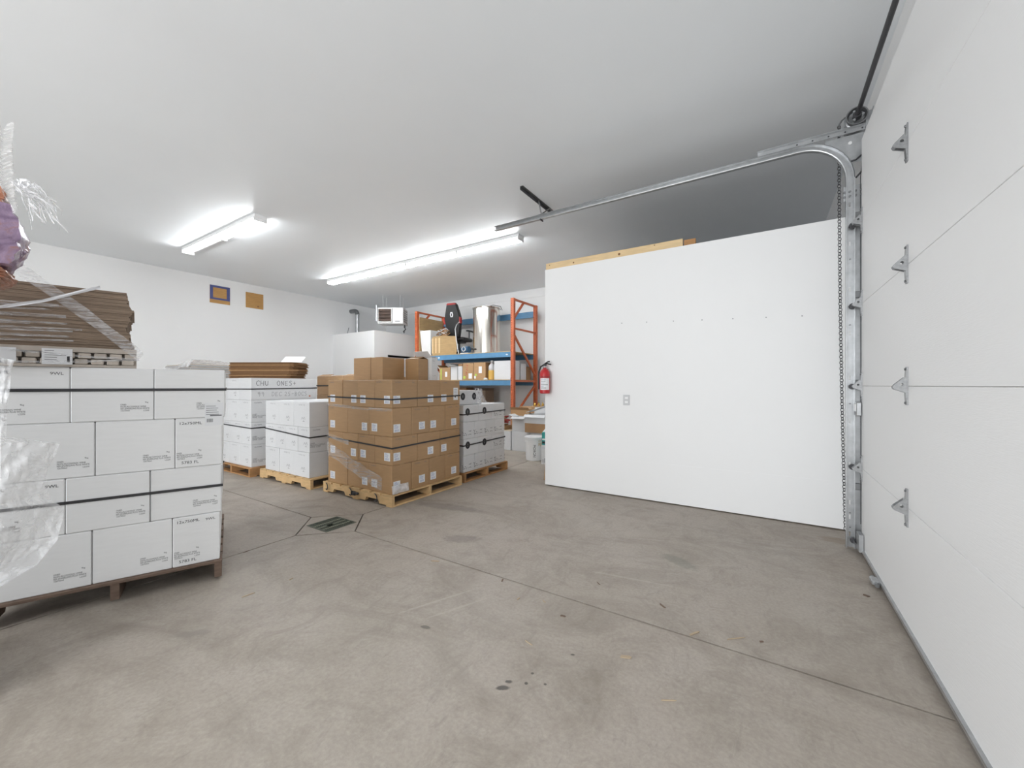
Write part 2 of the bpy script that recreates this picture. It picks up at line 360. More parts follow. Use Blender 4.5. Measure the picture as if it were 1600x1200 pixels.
struct(MB().box((XL-.1,YR-.1,ZC),(XR+.1,YB+.1,ZC+.12),'ceiling_paint').build('ceiling'))
struct(MB().box((XL-.15,YR-.1,0),(XL,YB+.1,ZC),'wall_paint').build('wall_left'))
struct(MB().box((XL,YB,0),(XR,YB+.15,ZC),'wall_paint').build('wall_back'))
struct(MB().box((XR,YR-.1,0),(XR+.15,YB+.1,ZC),'wall_paint').build('wall_right'))
wr=MB()
wr.box((XL,YR-.15,0),(-5.0,YR,ZC),'wall_paint').box((-.2,YR-.15,0),(XR,YR,ZC),'wall_paint').box((-5.0,YR-.15,3.05),(-.2,YR,ZC),'wall_paint')
struct(wr.build('wall_rear'))
struct(MB().box((XL,YB-.018,ZC-.20),(XR,YB,ZC-.015),'wall_paint').build('trim_1'))
# partition of the walk-in room
PY=4.37; PX=-2.31; PZ=2.67
pt=MB().box((PX,PY,0.012),(XR,PY+.12,PZ),'partition_paint').box((PX,PY+.12,0.012),(PX+.12,YB-.018,PZ),'partition_paint')
pw=struct(pt.build('wall_partition'))
MB().box((PX+.01,PY+.06,0),(XR,PY+.11,.012),'pine').box((PX+.02,PY+.11,0),(PX+.11,YB-.018,.012),'pine').build('sill_plate',pw)
for (a,b) in (((-.15,PY-.0012,.42),(-.13,PY+.001,2.0)),):   # raised seam tape of the boards
    MB().box(a,b,'partition_paint').build('board_seam',pw)
MB().box((PX+.02,PY-.0012,2.02),(XR-.05,PY+.001,2.035),'partition_paint').build('board_seam',pw)
MB().box((PX+.5,PY-.0012,.40),(XR-.05,PY+.001,.415),'partition_paint').build('board_seam',pw)
for k in range(7):
    x=-1.35+k*.27
    MB().cyl((x,PY-.0015,1.93-.012*k),(x,PY+.001,1.93-.012*k),.006,'ink_faint',8).build('screw_hole',pw)
# utility closet in the far corner
UX, UY, UZ = -8.15, 6.42, 2.60
uw=MB().box((XL,UY,0),(UX,UY+.1,UZ),'wall_paint').box((UX-.1,UY+.1,2.02),(UX,YB-.018,UZ),'wall_paint').box((UX-.1,UY+.1,0),(UX,UY+.42,2.02),'wall_paint').box((UX-.1,UY+1.28,0),(UX,YB-.018,2.02),'wall_paint').box((XL,UY+.1,UZ-.1),(UX-.1,YB-.018,UZ),'wall_paint')
struct(uw.build('wall_closet'))
d2=struct(MB().cbox((UX-.08,UY+.43,.01),(UX-.04,UY+1.27,1.965),'white_metal').build('door_2'))
MB().cyl((UX-.04,UY+.52,1.0),(UX+.02,UY+.52,1.0),.028,'galv',14).build('door_handle',d2)

# wooden plank on the partition
t=thing('timber_plank','pale pine plank with knots lying on top of the white partition','plank',(PX+.01,PY+.002,PZ))
MB().cbox((0,0,0),(1.58,.038,.076),'pine',.002).build('plank',t)
for (x,z,r) in ((.37,.03,.010),(.92,.033,.014),(.05,.05,.006),(1.3,.06,.006)):
    MB().cyl((x,-.0008,z),(x,.002,z),r,'knot',10).build('knot',t)
MB().cbox((1.59,.008,0),(1.70,.046,.06),'wood_orange',.002).build('offcut',t)

# outlet plate
t=thing('wall_outlet','light grey outlet cover plate on the white partition','outlet',(-1.297,PY-.0005,1.02))
MB().cbox((-.036,-.006,0),(.036,0,.115),'plastic_grey',.002).build('plate',t)
for z in (.035,.08):
    MB().prism([(-.017,z-.012),(.017,z-.012),(.017,z+.012),(-.017,z+.012)],-.0075,-.005,'plastic_white','y').build('socket',t)

# plywood patches on the left wall
t=thing('plywood_patch','square plywood patch bordered with dark blue tape on the left wall','patch',(XL,3.79,2.99))
MB().box((0,-.185,0),(.012,.185,.375),'plywood').build('board',t)
bt=MB().box((.012,-.185,.075),(.0135,-.13,.375),'blue_tape').box((.012,.125,.075),(.0135,.185,.375),'blue_tape').box((.012,-.13,.33),(.0135,.125,.375),'blue_tape').box((.012,-.13,.075),(.0135,.125,.115),'blue_tape')
bt.build('tape_border',t)
t=thing('plywood_patch','plain square plywood patch on the left wall nearer the heater','patch',(XL,4.475,3.0))
MB().box((0,-.183,0),(.012,.183,.345),'plywood').build('board',t)
MB().cyl((.012,.07,.05),(.0132,.07,.05),.018,'knot',10).build('knot',t)

# ------------------------------------------------------------------ overhead door and its hardware
DXI=.594; DYF=3.86; DYN=.18; SEC=.607; DZ0=.022
d1=MB().box((DXI+.046,DYN-.05,.0),(XR-.001,DYF+.06,DZ0+5*SEC+.02),'white_metal').build('door_1'); struct(d1)
me=MB()
me.cbox((0,DYN-DYF,0.0),(.044,0,SEC-.0015),'door_paint',.0015)
secm=me.mesh('door_section')
def hinge_mesh(end=False):
    m=MB()
    w=.022
    m.prism([(-.0,-.095),(-.006,-.095),(-.010,-.03),(-.012,.0),(-.010,.03),(-.006,.095),(0,.095)],-w/2-.004,w/2+.004,'hinge_metal','y')
    tri=[(-.008,-.034),(-.052,-.016),(-.058,-.004),(-.050,.008),(-.012,.046)]
    holed_plate(m,tri,(-.024,.008),.008,-w/2-.006,-w/2-.002,'hinge_metal'); holed_plate(m,tri,(-.024,.008),.008,w/2+.002,w/2+.006,'hinge_metal')
    m.cyl((-.046,-w/2-.004,-.006),(-.046,w/2+.004,-.006),.011,'galv_dark',10)
    for z in (-.084,.084): m.cyl((-.006,0,z),(-.012,0,z),.006,'galv_dark',8)
    for z in (-.02,.03): m.cyl((-.009,.008,z),(-.014,.008,z),.005,'galv_dark',6)
    if end:
        m.cyl((-.046,0,-.006),(-.046,.075,-.006),.005,'galv_dark',8)
        m.cyl((-.046,.058,-.006),(-.046,.076,-.006),.021,'steel_dark',14)
    return m.mesh('hinge')
hm=hinge_mesh(); he=hinge_mesh(True)
for k in range(5):
    s=put('section',secm,d1,(DXI,DYF,DZ0+k*SEC))
    if k<4:
        for y in (DYF-1.13,DYF-2.5,DYF-3.4):
            put('hinge',hm,s,(0,y-DYF,SEC))
        put('hinge',he,s,(0,-.02,SEC))
s0=[o for o in bpy.data.objects if o.name=='section'][0]
MB().cbox((DXI-.008,DYN,.004),(DXI+.05,DYF-.0,.040),'rubber',.006).build('bottom_seal',d1)
MB().box((DXI-.014,DYN,.036),(DXI+.0,DYF-.01,.050),'galv').build('bottom_rail',d1)
bb=MB().cbox((DXI-.05,3.23,.02),(DXI-.01,3.31,.045),'galv',.004).cyl((DXI-.03,3.20,.03),(DXI-.03,3.34,.03),.012,'galv_dark',8)
bb.build('bottom_bracket',d1)
br=MB().box((DXI-.03,DYF-.10,.035),(DXI-.004,DYF-.005,.16),'galv').cyl((DXI-.04,DYF-.03,.07),(DXI-.04,DYF+.05,.07),.006,'galv_dark').cyl((DXI-.04,DYF+.035,.07),(DXI-.04,DYF+.052,.07),.02,'steel_dark',14)
br.build('bottom_bracket',d1)
lk=MB().cbox((DXI-.035,DYF-.03,1.015),(DXI-.004,DYF+.03,1.115),'galv',.004).box((DXI-.04,DYF-.02,1.05),(DXI-.035,DYF+.02,1.10),'white_metal').box((DXI-.041,DYF-.018,1.02),(DXI-.036,DYF+.018,1.045),'galv_dark')
lk.build('slide_lock',d1)
# header trim strips
struct(MB().box((DXI+.045,DYN-.2,3.06),(XR,DYF+.2,3.16),'white_metal').build('trim_2'))
struct(MB().box((DXI+.05,DYF+.06,0.0),(XR,DYF+.13,3.06),'white_metal').build('trim_3'))

# track (one bent galvanised channel with its brackets)
tr=thing('door_track','galvanised steel track curving from the overhead door up along the ceiling','track',(.56,3.905,0))
TX=-.022; R=.32; ZT=3.125
path=[(TX,ZT-R)]
for k in range(1,11):
    a=k/10*PI/2; path.append((TX-R+R*math.cos(a),ZT-R+R*math.sin(a)))
path+=[(x,ZT) for x in (-1.0,-2.0,-3.31)]
def sweep(mb, path, prof, m):
    n=len(prof); vs=[]; 
    for i,p in enumerate(path):
        a=Vector(path[max(i-1,0)]); b=Vector(path[min(i+1,len(path)-1)]); d=(b-a).normalized(); nn=Vector((d.y,-d.x))
        for (k,y) in prof: vs.append((p[0]+nn.x*k,y,p[1]+nn.y*k))
    fs=[(i*n+j,i*n+(j+1)%n,(i+1)*n+(j+1)%n,(i+1)*n+j) for i in range(len(path)-1) for j in range(n)]
    L_=len(path)-1; fs+=[tuple(range(n)),tuple(range(L_*n,L_*n+n))]
    mb.add(vs,fs,m)
m=MB(); wd=.027; th=.0022
prof=[(-wd,0),(-wd,.034),(wd,.034),(wd,0),(wd-.006,-.003),(wd-.006,0),(wd-th,.003),(wd-th,.034-th),(-wd+th,.034-th),(-wd+th,.003),(-wd+.006,0),(-wd+.006,-.003)]
sweep(m,path,prof,'galv')
SL=[.09,.22,.33,.62,.95,1.28,1.62,1.95,2.3,2.6]; zs_=[.01]+[z for q_ in SL for z in (q_,q_+.035)]+[ZT-R]
perforated(m,[TX-wd,TX-.006,TX+.004,TX+wd],zs_,{(1,2*k+1) for k in range(len(SL))},.034-th,.034,'galv','y')
for sg in (-1,1):
    xa,xb=sorted((TX+sg*wd,TX+sg*(wd-th))); m.box((xa,0,.01),(xb,.034-th,ZT-R),'galv')
    xa,xb=sorted((TX+sg*wd,TX+sg*(wd-.006))); m.box((xa,-.003,.01),(xb,0,ZT-R),'galv')
m.build('channel',tr)
MB().box((.008,.036,.0),(.012,.072,2.75),'galv').box((.012,.036,.0),(.10,.039,2.75),'galv').build('jamb_angle',tr)
for z in (.16,.27,1.1,1.7,2.2): MB().cyl((TX,.022,z),(TX,.0325,z),.006,'galv_dark',8).build('track_bolt',tr)
for z in (.45,1.23,1.9,2.5): MB().cbox((.005,.02,z),(.045,.055,z+.05),'galv_dark',.003).build('track_bracket',tr)
# flag bracket, top angle and bearing plate
MB().prism([(-.17,3.15),(.115,3.15),(.115,2.95),(.06,2.93),(-.05,2.945),(-.10,2.99),(-.17,3.06)],.040,.043,'galv','y').build('flag_bracket',tr)
MB().cyl((-.02,.036,3.09),(-.02,.046,3.09),.012,'white_metal',10).build('bolt',tr)
ta=MB().box((-.62,.030,3.163),(.112,.033,3.195),'galv').box((-.62,.0,3.192),(.112,.033,3.195),'galv')
for k in range(5): ta.cyl((.05-.1*k,.028,3.178),(.05-.1*k,.031,3.178),.006,'steel_dark',8)
ta.build('top_angle',tr)
wa=MB().box((.062,-.02,2.62),(.066,.045,3.20),'galv').box((.066,-.02,2.62),(.112,-.016,3.20),'galv')
for k in range(6): wa.cyl((.09,-.022,2.7+.09*k),(.09,-.019,2.7+.09*k),.006,'steel_dark',8)
wa.build('wall_angle',tr)
MB().tube([(.008,.0,2.80),(.03,-.004,2.825),(.056,-.004,2.86)],.007,'steel_dark',6).tube([(-.018,.035,2.947),(.015,.035,2.952),(.055,.035,2.985)],.006,'steel_dark',6).build('spring_strap',tr)
nb=MB()
for k in range(4):
    for j in range(2): nb.cyl((-.055+.033*k,.022,2.68+.035*j),(-.055+.033*k,.04,2.68+.035*j),.008,'galv_dark',6)
nb.box((-.06,.0342,2.65),(.06,.0375,2.76),'galv'); nb.build('bolt_group',tr)
# ceiling hanger of the far end of the track
hx=-2.12-.56
hg=MB(); 
hg.prism([(hx-.265,3.5295),(hx-.225,3.5295),(hx-.225,3.5265),(hx-.262,3.5265),(hx-.262,3.49),(hx-.265,3.49)],-.01,.76,'galv_dark','y'); hg.build('ceiling_angle',tr)
hs=MB().tube([(hx-.245,.40,3.515),(hx,.02,ZT+.03)],.010,'galv',4); hs.build('hanger_strap',tr)
MB().tube([(hx-.235,.66,3.515),(hx-.02,.03,ZT+.032)],.009,'galv_dark',4).build('diagonal_brace',tr)
MB().cyl((hx,-.012,ZT-.035),(hx,.05,ZT-.035),.009,'steel_dark',8).build('bolt',tr)

# torsion shaft and cable drum
ts=thing('torsion_shaft','dark steel shaft with a cable drum mounted above the overhead door','shaft',(.585,4.03,3.30))
MB().cyl((0,.12,0),(0,-4.2,0),.0155,'steel_dark',14).build('shaft',ts,smooth=True)
Mx=Matrix.Rotation(PI/2,4,'X')
dr=MB(); dr.lathe([(.050,-.01),(.064,-.008),(.064,.0),(.054,.004),(.054,.05),(.068,.054),(.068,.062),(.060,.062),(.048,.035),(.02,.032)],'galv_dark',28,Mx)
dr.build('cable_drum',ts,smooth=True)
hb=MB().cyl((0,-.085,0),(0,-.02,0),.026,'steel_dark',14)
for a in (0,2.1,4.2): hb.cyl((.035*math.cos(a),-.068,.035*math.sin(a)),(.035*math.cos(a),-.03,.035*math.sin(a)),.009,'galv',6)
hb.build('drum_hub',ts)
MB().box((-.06,.085,-.20),(.112,.089,.09),'galv').box((.108,.04,-.20),(.112,.089,.09),'galv').build('bearing_plate',ts)
MB().tube([(.056,-.02,0),(.014,-.095,-.5),(.012,-.122,-3.1)],.0025,'steel_dark',5).build('lift_cable',ts)
MB().torus((0,0,0),.075,.006,'galv_dark',Matrix.Translation((-.02,.05,0)) @ Mx,18).build('chain_wheel',ts)

# hoist chain
ch=MB()
def links(x,y0,z0,z1,dx=0,dy=0):
    n=int((z0-z1)/.0235)
    for k in range(n):
        f=k/n; z=z0-.0235*k
        M=Matrix.Translation((x+dx*f*f,y0+dy*f*f,z)) @ Matrix.Rotation(PI/2*(k%2)+YAW*.7,4,'Z') @ Matrix.Rotation(PI/2,4,'X')
        ch.torus((0,0,0),.0145,.003,'steel_dark',M,10,5,.8)
links(.491,4.08,3.30,.075,.04,.0)
co=ch.build('hoist_chain'); tag(co,'long steel hoist chain hanging beside the door track','chain')

# ------------------------------------------------------------------ fluorescent lights
def fixture(x0,y,label,tubes=((1,1),(1,1)),group='fluorescent strip lights on the ceiling'):
    t=thing('fluorescent_light',label,'light',(x0,y,ZC),0,group)
    Lf=2.44
    MB().cbox((0,-.08,-.05),(Lf,.08,0),'white_metal',.004).build('housing',t)
    for h in range(2):
        xa=h*Lf/2
        for e in (xa+.014,xa+Lf/2-.014):
            MB().cbox((e-.009,-.085,-.092),(e+.009,.085,-.040),'white_metal',.003).build('lamp_holder',t)
        for j,yy in enumerate((-.042,.042)):
            if tubes[h][j]:
                MB().cyl((xa+.024,yy,-.072),(xa+Lf/2-.024,yy,-.072),.019,'tube',12).build('tube',t,smooth=True)
    return t
fixture(-8.02,5.16,'twin tube strip light, half of the long row nearest the heater')
fixture(-5.575,5.16,'twin tube strip light, half of the long row nearest the partition')
fixture(-8.16,2.67,'single strip light with one tube missing, above the wall patches',((1,0),(1,1)))

# ------------------------------------------------------------------ pallets and cartons
def pallet(label, ox, oy, rz, Lx, Ly, wood, swap=False, bottom_front=True, nb=7):
    """front-right corner at (ox, oy); the load stands at local x<0, y>0. swap: stringers run front to back"""
    t=thing('wooden_pallet',label,'pallet',(ox,oy,0),rz,'wooden pallets under the cartons')
    A,B=(Lx,Ly) if not swap else (Ly,Lx)       # A: along stringers, B: along boards
    def P(a0,b0,z0,a1,b1,z1):
        return ((-a1,b0,z0),(-a0,b1,z1)) if not swap else ((-b1,a0,z0),(-b0,a1,z1))
    for k in range(3):
        b=.0+k*(B-.038)/2
        # notched stringer profile along a
        prof=[(0,.016),(0,.104),(A,.104),(A,.016)]
        n1,n2=A*.16,A*.16+.23
        prof=[(0,.016),(0,.104),(A,.104),(A,.016),(A-n1,.016),(A-n1-.02,.055),(A-n2+.02,.055),(A-n2,.016),(n2,.016),(n2-.02,.055),(n1+.02,.055),(n1,.016)]
        m=MB()
        if not swap: m.prism([(-p,z) for p,z in prof],b,b+.038,wood,'y')
        else: m.prism([(p,z) for p,z in prof],-b-.038,-b,wood,'x')
        m.build('stringer',t)
    bw=(A-.02)/nb
    for k in range(nb):
        ww=bw*.82 if 0<k<nb-1 else bw*.95
        a0=k*(A-ww)/(nb-1); j=random.uniform(-.004,.004)
        a,b=P(a0,0+j,.104,a0+ww,B+j,.120); MB().cbox(a,b,wood,.002).build('deck_board',t)
    for k in range(5):
        ww=.09; a0=k*(A-ww)/4
        if not bottom_front and k==0: continue
        if k in(1,3): continue
        a,b=P(a0,0,0,a0+ww,B,.016); MB().cbox(a,b,wood,.002).build('bottom_board',t)
    return t

_CM={}
def carton_mesh(sx,sy,h,m,slope=True):
    key=(round(sx,3),round(sy,3),round(h,3),m)
    if key in _CM: return _CM[key]
    b=MB(); e=.0015
    b.cbox((-sx/2+e,-sy/2+e,0),(sx/2-e,sy/2-e,h-.004),m,.004)
    if sx>=sy:
        b.box((-sx/2+.004,-sy/2+.004,h-.004),(sx/2-.004,-.0015,h-.001),m).box((-sx/2+.004,.0015,h-.004),(sx/2-.004,sy/2-.004,h-.001),m)
        b.box((-sx/2+.003,-.025,h-.001),(sx/2-.003,.025,h-.0006),'paper_tan' if 'white' not in m else 'paper_white')
    else:
        b.box((-sx/2+.004,-sy/2+.004,h-.004),(-.0015,sy/2-.004,h-.001),m).box((.0015,-sy/2+.004,h-.004),(sx/2-.004,sy/2-.004,h-.001),m)
        b.box((-.025,-sy/2+.003,h-.001),(.025,sy/2-.003,h-.0006),'paper_tan' if 'white' not in m else 'paper_white')
    _CM[key]=b.mesh('carton'); return _CM[key]

def stick(box, name, me, face, fx, fz, off=.0006):
    sx,sy=box['dims'][0],box['dims'][1]
    if face=='front': return put(name,me,box,(fx,-sy/2+.0015-off,fz),(PI/2,0,0))
    return put(name,me,box,(sx/2-.0015+off,fx,fz),(PI/2,0,PI/2))

LAYN={4:['bottom','third','second','top'],3:['bottom','middle','top'],5:['bottom','fourth','third','second','top']}
ORD=['corner','second from corner','third from corner','fourth from corner','fifth from corner']
def load(ox,oy,rz,layers,h,mname,what,frontname,rightname,group,offs=None,jit=.003,z0=.1205,full=False):
    """layers bottom to top: each a list of (column width, rows, row depth) from the front-right corner leftwards"""
    out={}; base=Matrix.Translation((ox,oy,0)) @ Matrix.Rotation(rz,4,'Z'); n=len(layers)
    for li,cols in enumerate(layers):
        x=-(offs[li] if offs else 0)
        for ci,(cw,nr,rd) in enumerate(cols):
            for r in range(nr):
                if r and ci and li<n-1 and not full: continue      # enclosed on every side
                cx=x-cw/2; cy=r*rd+rd/2; jx=random.uniform(-jit,jit)*.4; jy=random.uniform(-jit,jit) if r==0 else 0
                w=base @ Vector((cx+jx*0,cy+jy,z0+li*h+li*.0003))
                me=carton_mesh(cw,rd,h,mname)
                o=put('carton',me,None,w,(0,0,rz)); o['dims']=(cw,rd,h)
                L=LAYN[n][li]
                if r==0: lab=f"{what}, {L} layer, {ORD[ci]} on {frontname}"
                elif ci==0: lab=f"{what}, {L} layer, {ORD[r]} on {rightname}"
                else: lab=f"{what}, {L} layer, inner row behind {frontname}"
                tag(o,lab,'carton',group); out[li,ci,r]=o
            x-=cw
    return out
def strap(label,ox,oy,rz,W,D,zs,x0=0,mname='strap_black',hh=.016,y0=0):
    """band round a load; zs: height at the four corners front-right, front-left, back-left, back-right"""
    o=.004; pts=[(x0+o,y0-o),(-W-o,y0-o),(-W-o,D+o),(x0+o,D+o)]; m=MB()
    for k in range(4):
        a,b=pts[k],pts[(k+1)%4]; za,zb=zs[k],zs[(k+1)%4]
        d=Vector((b[0]-a[0],b[1]-a[1])).normalized(); nn=Vector((-d.y,d.x))*.0012; e=d*.0012
        v=[]
        for (p,z,s) in ((a,za,-1),(b,zb,1)):
            for q in (-1,1):
                for zz in (0,hh): v.append((p[0]+nn.x*q+e.x*s,p[1]+nn.y*q+e.y*s,z+zz))
        m.add(v,[(0,1,3,2),(4,6,7,5),(0,4,5,1),(2,3,7,6),(1,5,7,3),(0,2,6,4)],mname)
    ob=m.build('packing_strap',None,(ox,oy,0),(0,0,rz)); return tag(ob,label,'strap','packing straps round the pallet loads')

# --- front stack of white wine cartons on the dark pallet
FX,FY=-2.971,1.142; FR=math.atan2(.928,.3725)
pallet('dark weathered wooden pallet under the strapped white wine cartons',FX+.009*math.cos(FR)+.025*math.sin(FR),FY+.009*math.sin(FR)-.025*math.cos(FR),FR,.985,1.12,'wood_dark',swap=True,bottom_front=False)
T1=[(.345,4,.235)]*3; T2=[(.235,3,.313),(.345,4,.235),(.345,4,.235)]
fs=load(FX,FY,FR,[T2,T1,T2,T1],.3045,'carton_white','white wine carton','drain-facing end of the dark pallet','far side of the dark pallet','white wine cartons on the dark pallet',offs=[0,-.008,-.012,-.026])
# relabel the seen face plainly
for (li,ci,r),o in fs.items():
    L=LAYN[4][li]
    if r==0: o['label']=f"white printed wine carton, {L} layer, {['at','second from','third from'][ci]} the drain end of strapped dark-pallet stack"
blk=text_mesh('ONES\nNON-ALCOHOLIC WINE\n002 SPARKLING PLUS WHITE\n12x750ml',.0125,'ink',sx=.78,leading=.92)
kg=text_mesh('9kg',.0115,'ink',sx=.9); lot=text_mesh('L2209',.0115,'ink',sx=.9)
ml=text_mesh('12x750ML',.024,'ink',sx=1.1); wl=text_mesh('9WL',.022,'ink',sx=1.15); fln=text_mesh('5783 FL',.024,'ink',sx=1.1)
def block(o,fx,fz):
    stick(o,'printed_text',blk,'front',fx,fz); stick(o,'printed_text',kg,'front',fx+.105,fz+.013); stick(o,'printed_text',lot,'front',fx+.098,fz-.036)
for (li,ci,r),o in fs.items():
    if r: continue
    w=o['dims'][0]; short=w<.3
    if short or (li,ci) in((3,2),(1,2)):
        stick(o,'printed_text',ml,'front',-w/2+.018,.265)
        stick(o,'printed_text',wl,'front',w/2-.075,.262)
        stick(o,'printed_text',fln,'front',-w/2+.03,.022)
        block(o,-w/2+(.008 if short else .06),.085)
    else: block(o,w/2-.145,.088)
# routing sheet stuck over two cartons
o=fs[3,0,0]; lm=MB(); lm.box((-.046,-.072,0),(.046,.072,.0004),'paper_white')
random.seed(3)
for k in range(5): lm.box((-.04,.050-.013*k,.0004),(-.04+random.uniform(.04,.08),.053-.013*k,.0006),'ink_grey')
for k in range(8): lm.box((-.036+.004*k,-.05,.0004),(-.034+.004*k,-.028,.0006),'ink')
lm.box((-.02,-.012,.0004),(.04,-.004,.0006),'ink_grey')
stick(o,'routing_sheet',lm.mesh('routing_sheet'),'front',.115,.02)
strap('black strap round the top layer of white wine cartons on dark pallet',FX,FY,FR,1.011,.945,(1.205,1.205,1.205,1.205),x0=.027)
strap('black strap round the third layer of white wine cartons on dark pallet',FX,FY,FR,1.03,.945,(.588,.588,.588,.588),x0=.010)

# tray pallet, flattened cardboard, film bands on top of the front stack
FB=Matrix.Translation((FX,FY,0)) @ Matrix.Rotation(FR,4,'Z')
def fw(x,y,z): return FB @ Vector((x,y,z))
TZ=.1205+4*.3048+.001
t=thing('pulp_tray_slab','beige moulded slab wrapped in film beneath the flattened cardboard','slab',fw(-.40,.03,TZ),FR+math.radians(8))
MB().box((-.68,0,.082),(0,.7,.108),'pulp').box((-.68,0,.0),(0,.7,.014),'pulp').box((-.68,.06,.014),(0,.7,.082),'pulp').build('core',t)
for k in range(11):
    for j in range(2):
        MB().cbox((-.062-k*.062+(.012 if j else 0),.0,.015+j*.034),(-.012-k*.062+(.012 if j else 0),.06,.045+j*.034),'pulp',.004).build('block',t)
lab=MB().box((-.055,-.001,0),(.055,0,.085),'paper_white')
for k in range(5): lab.box((-.045,-.0014,.072-.012*k),(-.045+random.uniform(.03,.085),-.001,.0745-.012*k),'ink_grey')
lab.box((.035,-.0014,.012),(.045,-.001,.045),'ink')
lab.build('shipping_label',t,(-.31,-.007,.012))
lab2=MB().box((-.05,-.001,0),(.13,0,.07),'paper_white')
for k in range(4): lab2.box((-.04,-.0014,.058-.012*k),(.03,-.001,.061-.012*k),'paper_blue')
lab2.build('shipping_label',t,(-.58,-.007,.025))
t=thing('cardboard_bundle','tall bundle of flattened brown cardboard sheets under film','cardboard',fw(-.435,.06,TZ+.109),FR+math.radians(8))
z=0; k=0; random.seed(5)
while z<.335:
    th=random.uniform(.0055,.0085); e=.012*math.sin(z*34+.6)+.006*math.sin(z*90)+random.uniform(-.005,.004); e2=random.uniform(-.010,.006)
    MB().box((-.60+e2,e2*.5,z),(e,.55,z+th-.0008),'carton_edge').build('sheet',t)
    z+=th; k+=1
# film bands
def ribbon(pts, wid, m, up=(0,0,1), seg=14, sag=0, thick=.0008):
    mb=MB(); P=[Vector(p) for p in pts]; U=Vector(up).normalized()
    A,B=P[0],P[-1]; n=(B-A).cross(U).normalized()
    vs=[]
    for i in range(seg+1):
        f=i/seg; k=f*(len(P)-1); j=min(int(k),len(P)-2); c=P[j].lerp(P[j+1],k-j)
        wv=wid*(1+.08*math.sin(f*23)); c=c+n*.003*math.sin(f*17)
        for s in (-1,0,1): vs.append(c+U*wv*s/2+n*(.004 if s==0 else 0)*math.sin(f*9+1))
    fs_=[(i*3+j,i*3+j+1,(i+1)*3+j+1,(i+1)*3+j) for i in range(seg) for j in range(2)]
    return mb.add(vs,fs_,m)
FB2=Matrix.Translation(fw(-.435,.06,0)) @ Matrix.Rotation(FR+math.radians(8),4,'Z')
def fb(x,y,z): return FB2 @ Vector((x,y,z))
r=ribbon([fb(-.44,-.022,1.87),fb(-.2,-.022,1.66),fb(.03,-.046,1.43),fb(.045,-.048,1.40)],.055,'film_band',up=(fb(.6,0,.8)-fb(0,0,0)).normalized())
tag(r.build('film_band'),'clear twisted film band slanting across the flattened cardboard bundle','plastic film')
r=ribbon([fb(-.58,-.026,1.60),fb(-.33,-.026,1.69),fb(-.12,-.026,1.80)],.016,'paper_white',up=(fb(-.35,0,.9)-fb(0,0,0)).normalized())
tag(r.build('packing_strap'),'white strap slanting up across the flattened cardboard bundle','strap')
m=MB()
for k in range(12):
    z=1.475+k*.017+random.uniform(-.008,.008)
    rb=ribbon([fb(-.60,-.018,z),fb(-.28+random.uniform(-.1,.1),-.017,z+random.uniform(-.01,.02))],.010,'film_band')
    m.add(rb.v,rb.f,'film_band')
tag(tag(m.build('film_strands'),'fine clear film strands stretched round the foot of the cardboard bundle','plastic film'),kind='stuff')
m=MB()
for a,b in ((.012,.03),(.095,.06)):
    rb=ribbon([fb(-.60,-.045,TZ+a),fb(-.2,-.046,TZ+b),fb(.042,-.047,TZ+.05)],.012,'film_band'); m.add(rb.v,rb.f,'film_band')
tag(tag(m.build('film_strands'),'thin clear film creases across the beige slab face','plastic film'),kind='stuff')

def sheet(name,label,fn,nu,nv,m,seed=1,amp=.03,parent=None,solid=True):
    random.seed(seed); ph=[(random.uniform(4,34),random.uniform(4,30),random.uniform(0,6),random.uniform(.3,1)) for _ in range(16)]
    vs=[];fs_=[]
    for i in range(nu+1):
        for j in range(nv+1):
            u,v=i/nu,j/nv; p,n=fn(u,v)
            d=sum(a/ (1+.05*f1) *abs(math.sin(f1*u+f2*v*(1 if k%2 else -1)+p0)) for k,(f1,f2,p0,a) in enumerate(ph))/8-.5
            vs.append(Vector(p)+Vector(n)*amp*d)
    for i in range(nu):
        for j in range(nv): fs_.append((i*(nv+1)+j,(i+1)*(nv+1)+j,(i+1)*(nv+1)+j+1,i*(nv+1)+j+1))
    mb=MB().add(vs,fs_,m); o=mb.build(name,parent,smooth=True)
    if label: tag(o,label,'plastic film')
    return o

# --- stack just outside the frame: carries the wrapped bundle and the torn film
NX,NY=-2.57,.16
pallet('small pallet under the stack with the torn hanging film',NX+.01,NY-1.0-.01,0,.62,1.0,'wood_dark')
ns=load(NX,NY-.99,0,[[(.3,4,.245),(.3,4,.245)]]*5,.305,'carton_white','white carton','rear side of the film-wrapped stack','open side of the film-wrapped stack','white cartons of the film-wrapped stack')
t=thing('wrapped_bundle','purple and orange bundle in glossy clear wrap on top of film-wrapped stack','bundle',(NX-.02,NY+.10,.1205+5*.3053+.002))
def blob(x0,x1,y0,y1,z0,z1,m,name,seed,amp=.02,e=.35):
    random.seed(seed); bm=bmesh.new(); bmesh.ops.create_cube(bm,size=2); bmesh.ops.subdivide_edges(bm,edges=list(bm.edges),cuts=17,use_grid_fill=True)
    ph=[(random.uniform(3,12),random.uniform(3,12),random.uniform(3,12),random.uniform(0,6)) for _ in range(6)]
    for v in bm.verts:
        c=v.co; s=c.normalized()*1.25; c=c*(1-e)+s*e
        d=sum(abs(math.sin(a*c.x+b*c.y+g_*c.z+p))-.5 for a,b,g_,p in ph)/3*amp
        v.co=Vector(((x0+x1)/2+c.x*(x1-x0)/2,(y0+y1)/2+c.y*(y1-y0)/2,(z0+z1)/2+c.z*(z1-z0)/2))+c.normalized()*d
    bm.verts.index_update(); mb=MB().add([v.co[:] for v in bm.verts],[[v.index for v in f.verts] for f in bm.faces],m); bm.free()
    return mb.build(name,t,smooth=True)
